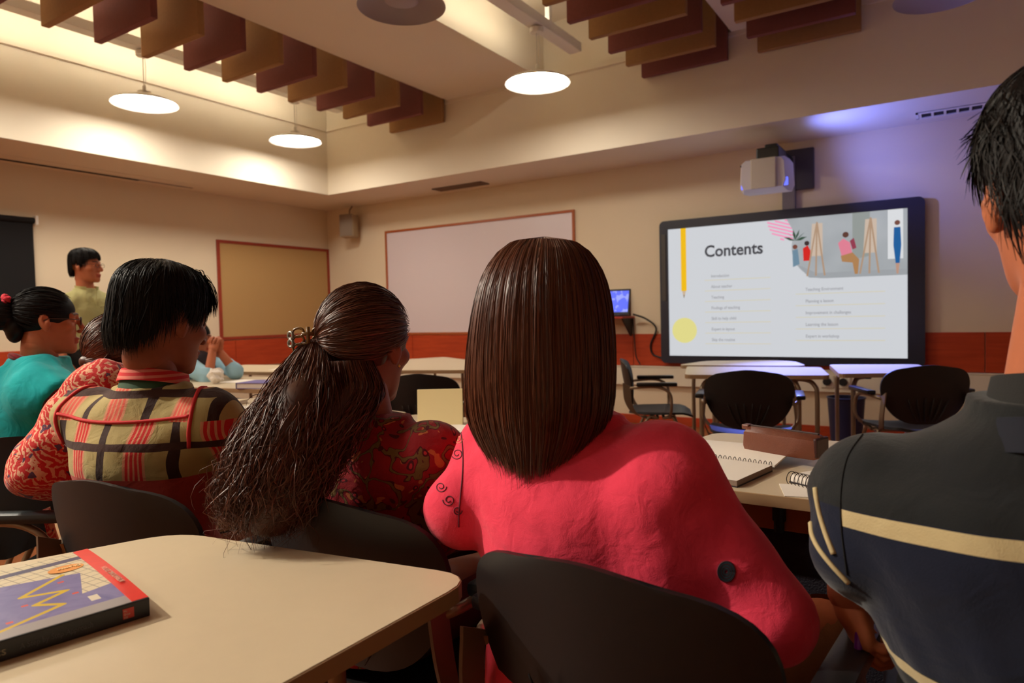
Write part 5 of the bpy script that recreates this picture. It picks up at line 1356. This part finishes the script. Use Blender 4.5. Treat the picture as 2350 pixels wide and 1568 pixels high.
lay_px(top, [tuple(p) for p in bez([(1985, 990), (1945, 1050), (1930, 1130), (1932, 1220), (1944, 1320)], 8)], .0010, 'armhole_seam', mat('seam_dark', S(12, 14, 18), .9), rm)
pen = empty('pen', tuple(PD(1966, 1568, .95)), label='purple pen held in the hand of the man in stripes', cat='pen')
p0 = np.array(PD(1973, 1425, .955)) - np.array(PD(1966, 1568, .95)); p1 = np.array(PD(1962, 1640, .94)) - np.array(PD(1966, 1568, .95))
pur = mat('pen_purple', S(120, 40, 160), .25, spec=.6)
MB().tube([p0, p1], .0055, 12).build('barrel', pur, pen, auto=.9)
MB().tube([p1, p1 + nrm(p1 - p0) * .02], [.0055, .0012], 12).build('tip', mat('pen_tip', S(160, 150, 160), .3, metal=.8), pen, auto=.9)
MB().box(-.0015, .0015, -.002, .0, -.05, 0).build('clip', pur, pen); pen.children[-1].location = p0 + np.array((0, -.006, 0))
# ---- the woman with the teal shawl
rib = NT('maroon_knit', .9, .2); rr_ = rib.math('SINE', rib.math('MULTIPLY', rib.math('ADD', rib.z, rib.math('MULTIPLY', rib.y, .8)), 420))
maroon_m = rib.done(rib.mix(rib.math('MULTIPLY', rib.math('ADD', rr_, 1), .25), S(138, 24, 34), S(80, 12, 22)), rr_, .5, .002)
gt_ = NT('teal_cotton', .85, .1)
teal_m = gt_.done(gt_.mix(gt_.noise(14, 3), S(6, 150, 156), S(12, 182, 186)), gt_.noise(12, 3, dist=1.0), .7, .012)
loc = (-2.665, 1.07, 0); yw = -22
L = lambda px, py, D: w2l(loc, yw, PD(px, py, D))
hc = L(108, 738, 2.35)
sk = sit_skel(lean=.03, w=.98, shz=.945, arms=dict(elR=L(190, 935, 2.18), wrR=L(270, 950, 2.25), elL=(-.25, .15, .74), wrL=(-.1, .36, .77)))
sk['neck'] = np.array((hc[0], hc[1] - .06, 1.03))
tw, Ht, J, top = body_person('person', 'seated woman with a bun, glasses and a teal shawl at the left edge', loc, yw, sk, SK1, maroon_m, mat('teal_salwar', S(10, 120, 122), .85, bump=.2), dict(c=hc, female=True, yaw=2, pitch=3, h=.0045, neck=.17, s=.94), top_infl=.014, fold=.005, seed=33, top_name='maroon_top')
F = Field((-.36, -.26, .40), (.36, .30, 1.12), .010)
F.op(p_stack(smooth_levels(sk['torso'], 30)), .02, 'u', .034); F.op(p_cap(J['shL'], J['shR'], .052, .052), .05, 'u', .034)
F.op(p_cap(J['shL'], J['elL'], .055, .05), .04, 'u', .036)
F.op(p_cap(J['shR'], J['shR'] * .5 + J['elR'] * .5, .055, .05), .04, 'u', .030)
F.op(p_cap((.02, -.11, .95), (.04, -.13, .46), .06, .06), .05)
F.op(p_cap((J['shR'][0] * .7, .02, 1.00), (.02, .17, .86), .045, .05), .05)
F.op(p_ell((J['neck'][0], J['neck'][1] + .01, 1.085), (.075, .075, .055)), .02, 's')
F.op(p_cap(J['shR'] * .55 + J['elR'] * .45 + np.array((.02, .0, -.05)), J['elR'] + np.array((.04, 0, 0)), .055, .12), .02, 's')
F.cut(lambda x, y, z: .92 - .42 * np.clip((.04 - y) / .05, 0, 1) - z + 0 * x)
V, Q = F.mesh(); V = folds(lap_smooth(V, Q, 3), Q, .014, 9, 1.2, (.3, 0, .95)); mesh_obj('shawl', V, Q, teal_m, tw, True)
o_ = MB().tube([Ht((.0 + .062 * math.cos(q), -.045 + .06 * math.sin(q), -.145 - .02 * math.sin(q))) for q in np.linspace(0, 6.283, 26, endpoint=False)], .011, 8, closed=True).build('collar', maroon_m, tw, True)
def pulled_hair(parent, H, hm, seed, target, N=2200, extra=None):
    r_ = np.random.default_rng(seed); D = r_.normal(size=(N * 3, 3)); D /= np.linalg.norm(D, axis=1, keepdims=True)
    k = (D @ nrm((0, .88, -.42)) < .52) & (D[:, 2] > -.60 + .4 * (D[:, 1] > .05)) & (D[:, 1] > -.8) & ~((np.abs(D[:, 0]) > .6) & (D[:, 2] < -.18) & (D[:, 1] > -.3)); D = D[k][:N]
    c = hair_slerp(D, nrm(target), ell_rad(.081, .103, .094), len(D), 9, .0018, seed, depth=.008, lift=.003, wave=.001)
    F = Field((-.12, -.16, -.12), (.12, .13, .15), .007); F.op(p_ell(oc, (.079, .101, .092)), .01); F.op(p_ell((0, .115, -.045), (.078, .058, .090)), .01, 's')
    for s in (-1, 1): F.op(p_ell((s * .085, .010, -.04), (.03, .042, .045)), .01, 's')
    v, q = F.mesh()
    return [(c[0] + oc, c[1], c[2]), (v, q, np.full((len(v), 4), .6))]
parts = pulled_hair(tw, Ht, HAIR_B, 41, (0, -.97, .05), 2600)
F = Field((-.09, -.22, -.08), (.09, -.06, .10), .006); bc = np.array((0, -.134, .022)); F.op(p_ell(bc, (.052, .046, .052)), .01); F.op(p_ell((0, -.095, -.03), (.05, .03, .05)), .02)
v, q = F.mesh(); parts.append((v, q, np.full((len(v), 4), .6)))
r_ = np.random.default_rng(9); N = 900; a0 = r_.random(N) * 6.28; ti = r_.normal(0, .5, N); t = np.linspace(0, 1, 10)
ang_ = a0[:, None] + t * 2.4; P = bc + .053 * np.stack([np.sin(ang_) * np.sin(ti)[:, None] + .0 * t, np.cos(ang_) * .9, np.sin(ang_) * np.cos(ti)[:, None]], 2) + r_.normal(0, .002, (N, 1, 3))
parts.append(ribbons(P, .0018, P - bc, .4, 4)); to_obj('hair', parts, HAIR_B, tw, Ht)
sc_ = MB().tube([Ht(bc + np.array((.030 * math.cos(q), .012 + .006 * math.sin(5 * q), .050 + .030 * math.sin(q) * .35 + .004 * math.sin(7 * q)))) for q in np.linspace(0, 6.283, 40, endpoint=False)], .009, 8, closed=True).build('scrunchie', mat('scrunchie_red', S(222, 52, 70), .8), tw, True)
glasses(tw, Ht, mat('glasses_brown', S(70, 40, 36), .3))
# ---- the woman in the red printed kurta
gk = NT('red_print', .85, .1); dv = gk.vadd(gk.obj, gk.noise(14, 2, out='Color'), .05); w_ = gk.wave(30, 6, dv, 'DIAGONAL', 2.5)
c = gk.mix(gk.gt(w_, .68), S(190, 36, 36), S(216, 160, 130)); c = gk.mix(gk.gt(gk.noise(26, 2, dv), .64), c, S(88, 60, 84)); kurta_m = gk.done(c, gk.math('ADD', gk.math('MULTIPLY', gk.noise(500, 2), .10), gk.noise(18, 3, dist=.8)), .6, .008)
gb_ = NT('beige_cotton', .85)
beige_m = gb_.done(gb_.mix(gb_.noise(10, 3), S(168, 132, 98), S(188, 152, 114)), gb_.noise(12, 3, dist=1.0), .7, .012)
loc = (-2.075, 1.06, 0); yw = -42
L = lambda px, py, D: w2l(loc, yw, PD(px, py, D))
hc = L(290, 812, 2.02)
sk = sit_skel(lean=.02, w=1.0, shz=.925, arms=dict(elR=L(92, 1075, 1.80), wrR=L(190, 1110, 1.86), elL=(-.25, .15, .72), wrL=(-.1, .38, .77)), depth=1.15)
sk['shR'] = L(232, 895, 1.88); sk['neck'] = np.array((hc[0], hc[1] - .05, 1.0)); sk['hem'] = .46
kw_, Hk, J, top = body_person('person', 'seated woman in a red printed kurta half hidden behind the plaid man', loc, yw, sk, SK2, beige_m, beige_m, dict(c=hc, female=True, yaw=30, pitch=2, h=.005, neck=.16, arm_r=(.052, .048, .042, .03)), top_infl=.024, fold=.013, seed=44, top_name='beige_tunic', arms_sep=('printed_sleeve', kurta_m))
F = Field((-.32, -.26, .80), (.32, .28, 1.10), .009); F.op(p_stack(smooth_levels(sk['torso'], 30)), .02, 'u', .030); F.op(p_cap(J['shL'], J['shR'], .055, .055), .05, 'u', .028); F.cut(lambda x, y, z: (.86 - z) + 0 * x + 0 * y)
F.op(p_ell((J['neck'][0], J['neck'][1], 1.07), (.07, .07, .05)), .02, 's')
V, Q = F.mesh(); mesh_obj('printed_yoke', folds(lap_smooth(V, Q, 2), Q, .005, 5), Q, kurta_m, kw_, True)
sash = [L(105, 1170, 1.80), L(118, 1220, 1.82), L(128, 1260, 1.86), L(120, 1330, 1.92)]
sl = bez(sash, 6); MB().loft([[p + np.array((-.030, 0, 0)), p + np.array((0, -.008, 0)), p + np.array((.030, 0, 0)), p + np.array((0, .008, 0))] for p in sl]).build('sash', kurta_m, kw_, auto=1.0)
parts = pulled_hair(kw_, Hk, HAIR_D, 51, (-.1, -.9, -.45), 2000)
pl = np.array(bez([Hk((0, -.105, -.02)), L(238, 835, 1.96), L(222, 855, 1.92), L(200, 880, 1.90)], 6)); r2 = np.random.default_rng(6); N = 900; n = 12
t = np.linspace(0, 1, n); LL = np.stack([np.interp(t * (len(pl) - 1), np.arange(len(pl)), pl[:, i]) for i in range(3)], 1)
ph = r2.random((N, 1)) * 6.28; ro = r2.random((N, 1)) ** .5 * .045; off = np.stack([np.cos(ph) * ro, np.sin(ph) * ro * .6, np.sin(ph) * ro], 2) * (np.sin(t * 2.6 + .4))[None, :, None]
Pp = LL[None] + off + .004 * np.sin(t * 14 + ph)[..., None]; pv = ribbons(Pp, .0022, off + 1e-6, .8, 3)
F = Field(pl.min(0) - .07, pl.max(0) + .07, .008)
for i in range(len(pl) - 1): F.op(p_cap(pl[i], pl[i + 1], .018, .022), .01)
v, q = F.mesh()
V1, Q1, C1 = join(parts); to_obj('hair', [(Hk(V1), Q1, C1), pv, (v, q, np.full((len(v), 4), .6))], HAIR_D, kw_)
# ---- the man standing by the left wall
go_ = NT('olive_shirt', .85)
olive_m = go_.done(go_.mix(go_.noise(14, 3), S(178, 172, 116), S(196, 190, 134)), go_.noise(13, 3, dist=1.0), .7, .012)
st = PD(197, 612, 4.95); loc = (st[0], st[1], 0); yw = -88
dz_ = -.06
tor = [(.86, 0, 0, .150, .108), (.96, 0, 0, .155, .112), (1.08, 0, 0, .148, .108), (1.2, 0, 0, .160, .115), (1.31, 0, 0, .175, .112), (1.385, 0, -.005, .176, .095), (1.43, 0, -.01, .125, .075), (1.465, 0, -.01, .07, .06)]
tor = [(z_ + dz_ if z_ > 1.1 else z_, a, b, c_, d_) for z_, a, b, c_, d_ in tor]
sk = dict(torso=tor, shL=(-.19, 0, 1.355 + dz_), shR=(.19, 0, 1.355 + dz_), neck=(0, -.01, 1.43), hipL=(-.09, 0, .90), hipR=(.09, 0, .90), knL=(-.10, .02, .50), knR=(.10, .02, .50), anL=(-.10, 0, .09), anR=(.10, 0, .09), hem=.97,
          elL=(-.245, -.01, 1.10), wrL=(-.22, .12, .88), elR=(.245, -.01, 1.10), wrR=(.22, .12, .88))
hc = np.array((.005, .012, st[2]))
sm, Hs, J, top = body_person('person', 'standing man with glasses in an olive shirt by the left wall', loc, yw, sk, SK1, olive_m, mat('black_trousers', S(24, 22, 24), .8), dict(c=hc, yaw=30, pitch=0, h=.005, neck=.16), top_infl=.014, fold=.008, seed=55, top_name='olive_shirt', stand=True, sleeve=.8)
hp = hair_loft([(z * .98, a, b, c_ * .98, d_ * .98) for z, a, b, c_, d_ in MAN_PROF], man_hem(-.07, .008, -.02, .062), N=1500, n=8, width=.003, seed=61, depth=.006, lift=.004, drift=.2, tip=.006, start=.4, base_in=.0)
to_obj('hair', hp, HAIR_B, sm, Hs); glasses(sm, Hs, mat('glasses_brown', S(70, 40, 36), .3))
ring_collar(np.array((0, -.002, 1.470 + dz_)), R_xyz(0, 6), .070, .068, -.03, .022, .006, olive_m, 'collar', sm, 60, .005)
MB().loft([[(.168 * math.cos(q), .125 * math.sin(q), z_) for q in np.linspace(0, 6.283, 32, endpoint=False)] for z_ in (.955, .99)]).build('belt', mat('belt_black', S(18, 16, 16), .4), sm, auto=.8)
MB().box(-.022, .022, .120, .130, .952, .993, .003).build('buckle', mat('buckle', S(190, 180, 160), .3, metal=.9), sm)
pk_ = MB().box(-.11, -.03, .108, .118, 1.20, 1.29, .004).build('pocket', olive_m, sm)
MB().tube([(0, .118 - .0 * z_, 1.0 + .1 * z_) for z_ in range(5)], .003, 6).build('placket', olive_m, sm)
# ---- the woman in the light blue shirt with clasped hands
blue_m = mat('light_blue_shirt', S(150, 190, 208), .85, var=.08, vscale=30, bump=.2, bscale=400)
hb = PD(448, 778, 5.0); loc = (hb[0] - .10, hb[1] - .02, 0); yw = -75
L = lambda px, py, D: w2l(loc, yw, PD(px, py, D))
hc = L(452, 776, 5.0)
hands = L(497, 790, 4.82)
eL, eR = L(540, 852, 4.86), L(478, 868, 4.72)
sk = sit_skel(lean=.07, w=1.0, shz=.91, arms=dict(elL=eL, wrL=hands + np.array((-.028, -.01, -.045)), elR=eR, wrR=hands + np.array((.030, -.01, -.045))))
sk['neck'] = np.array((hc[0], hc[1] - .05, .985))
blw, Hb, J, top = body_person('person', 'seated woman in a light blue shirt with hands clasped at her mouth', loc, yw, sk, SK1, blue_m, denim_m, dict(c=hc, female=True, yaw=22, pitch=8, h=.005, neck=.15), top_infl=.016, fold=.006, seed=66, top_name='blue_shirt', sleeve=.62,
    hand_kw=dict(L=dict(f=(.25, .15, .95), n=(1, .1, -.2), curl=(55, 60, 30), h=.004), R=dict(f=(-.25, .15, .95), n=(-1, .1, -.2), curl=(55, 60, 30), h=.004)))
parts = pulled_hair(blw, Hb, HAIR_B, 71, (0, -.9, -.4), 900); to_obj('hair', parts, HAIR_B, blw, Hb)
F = Field(hc - (.16, .14, .34), hc + (.16, .16, -.06), .009); F.op(p_cap(hc + np.array((.02, .05, -.15)), hc + np.array((.03, .10, -.27)), .06, .05), .03); v, q = F.mesh(); mesh_obj('scarf', v, q, mat('dark_scarf', S(52, 40, 44), .9), blw, True)
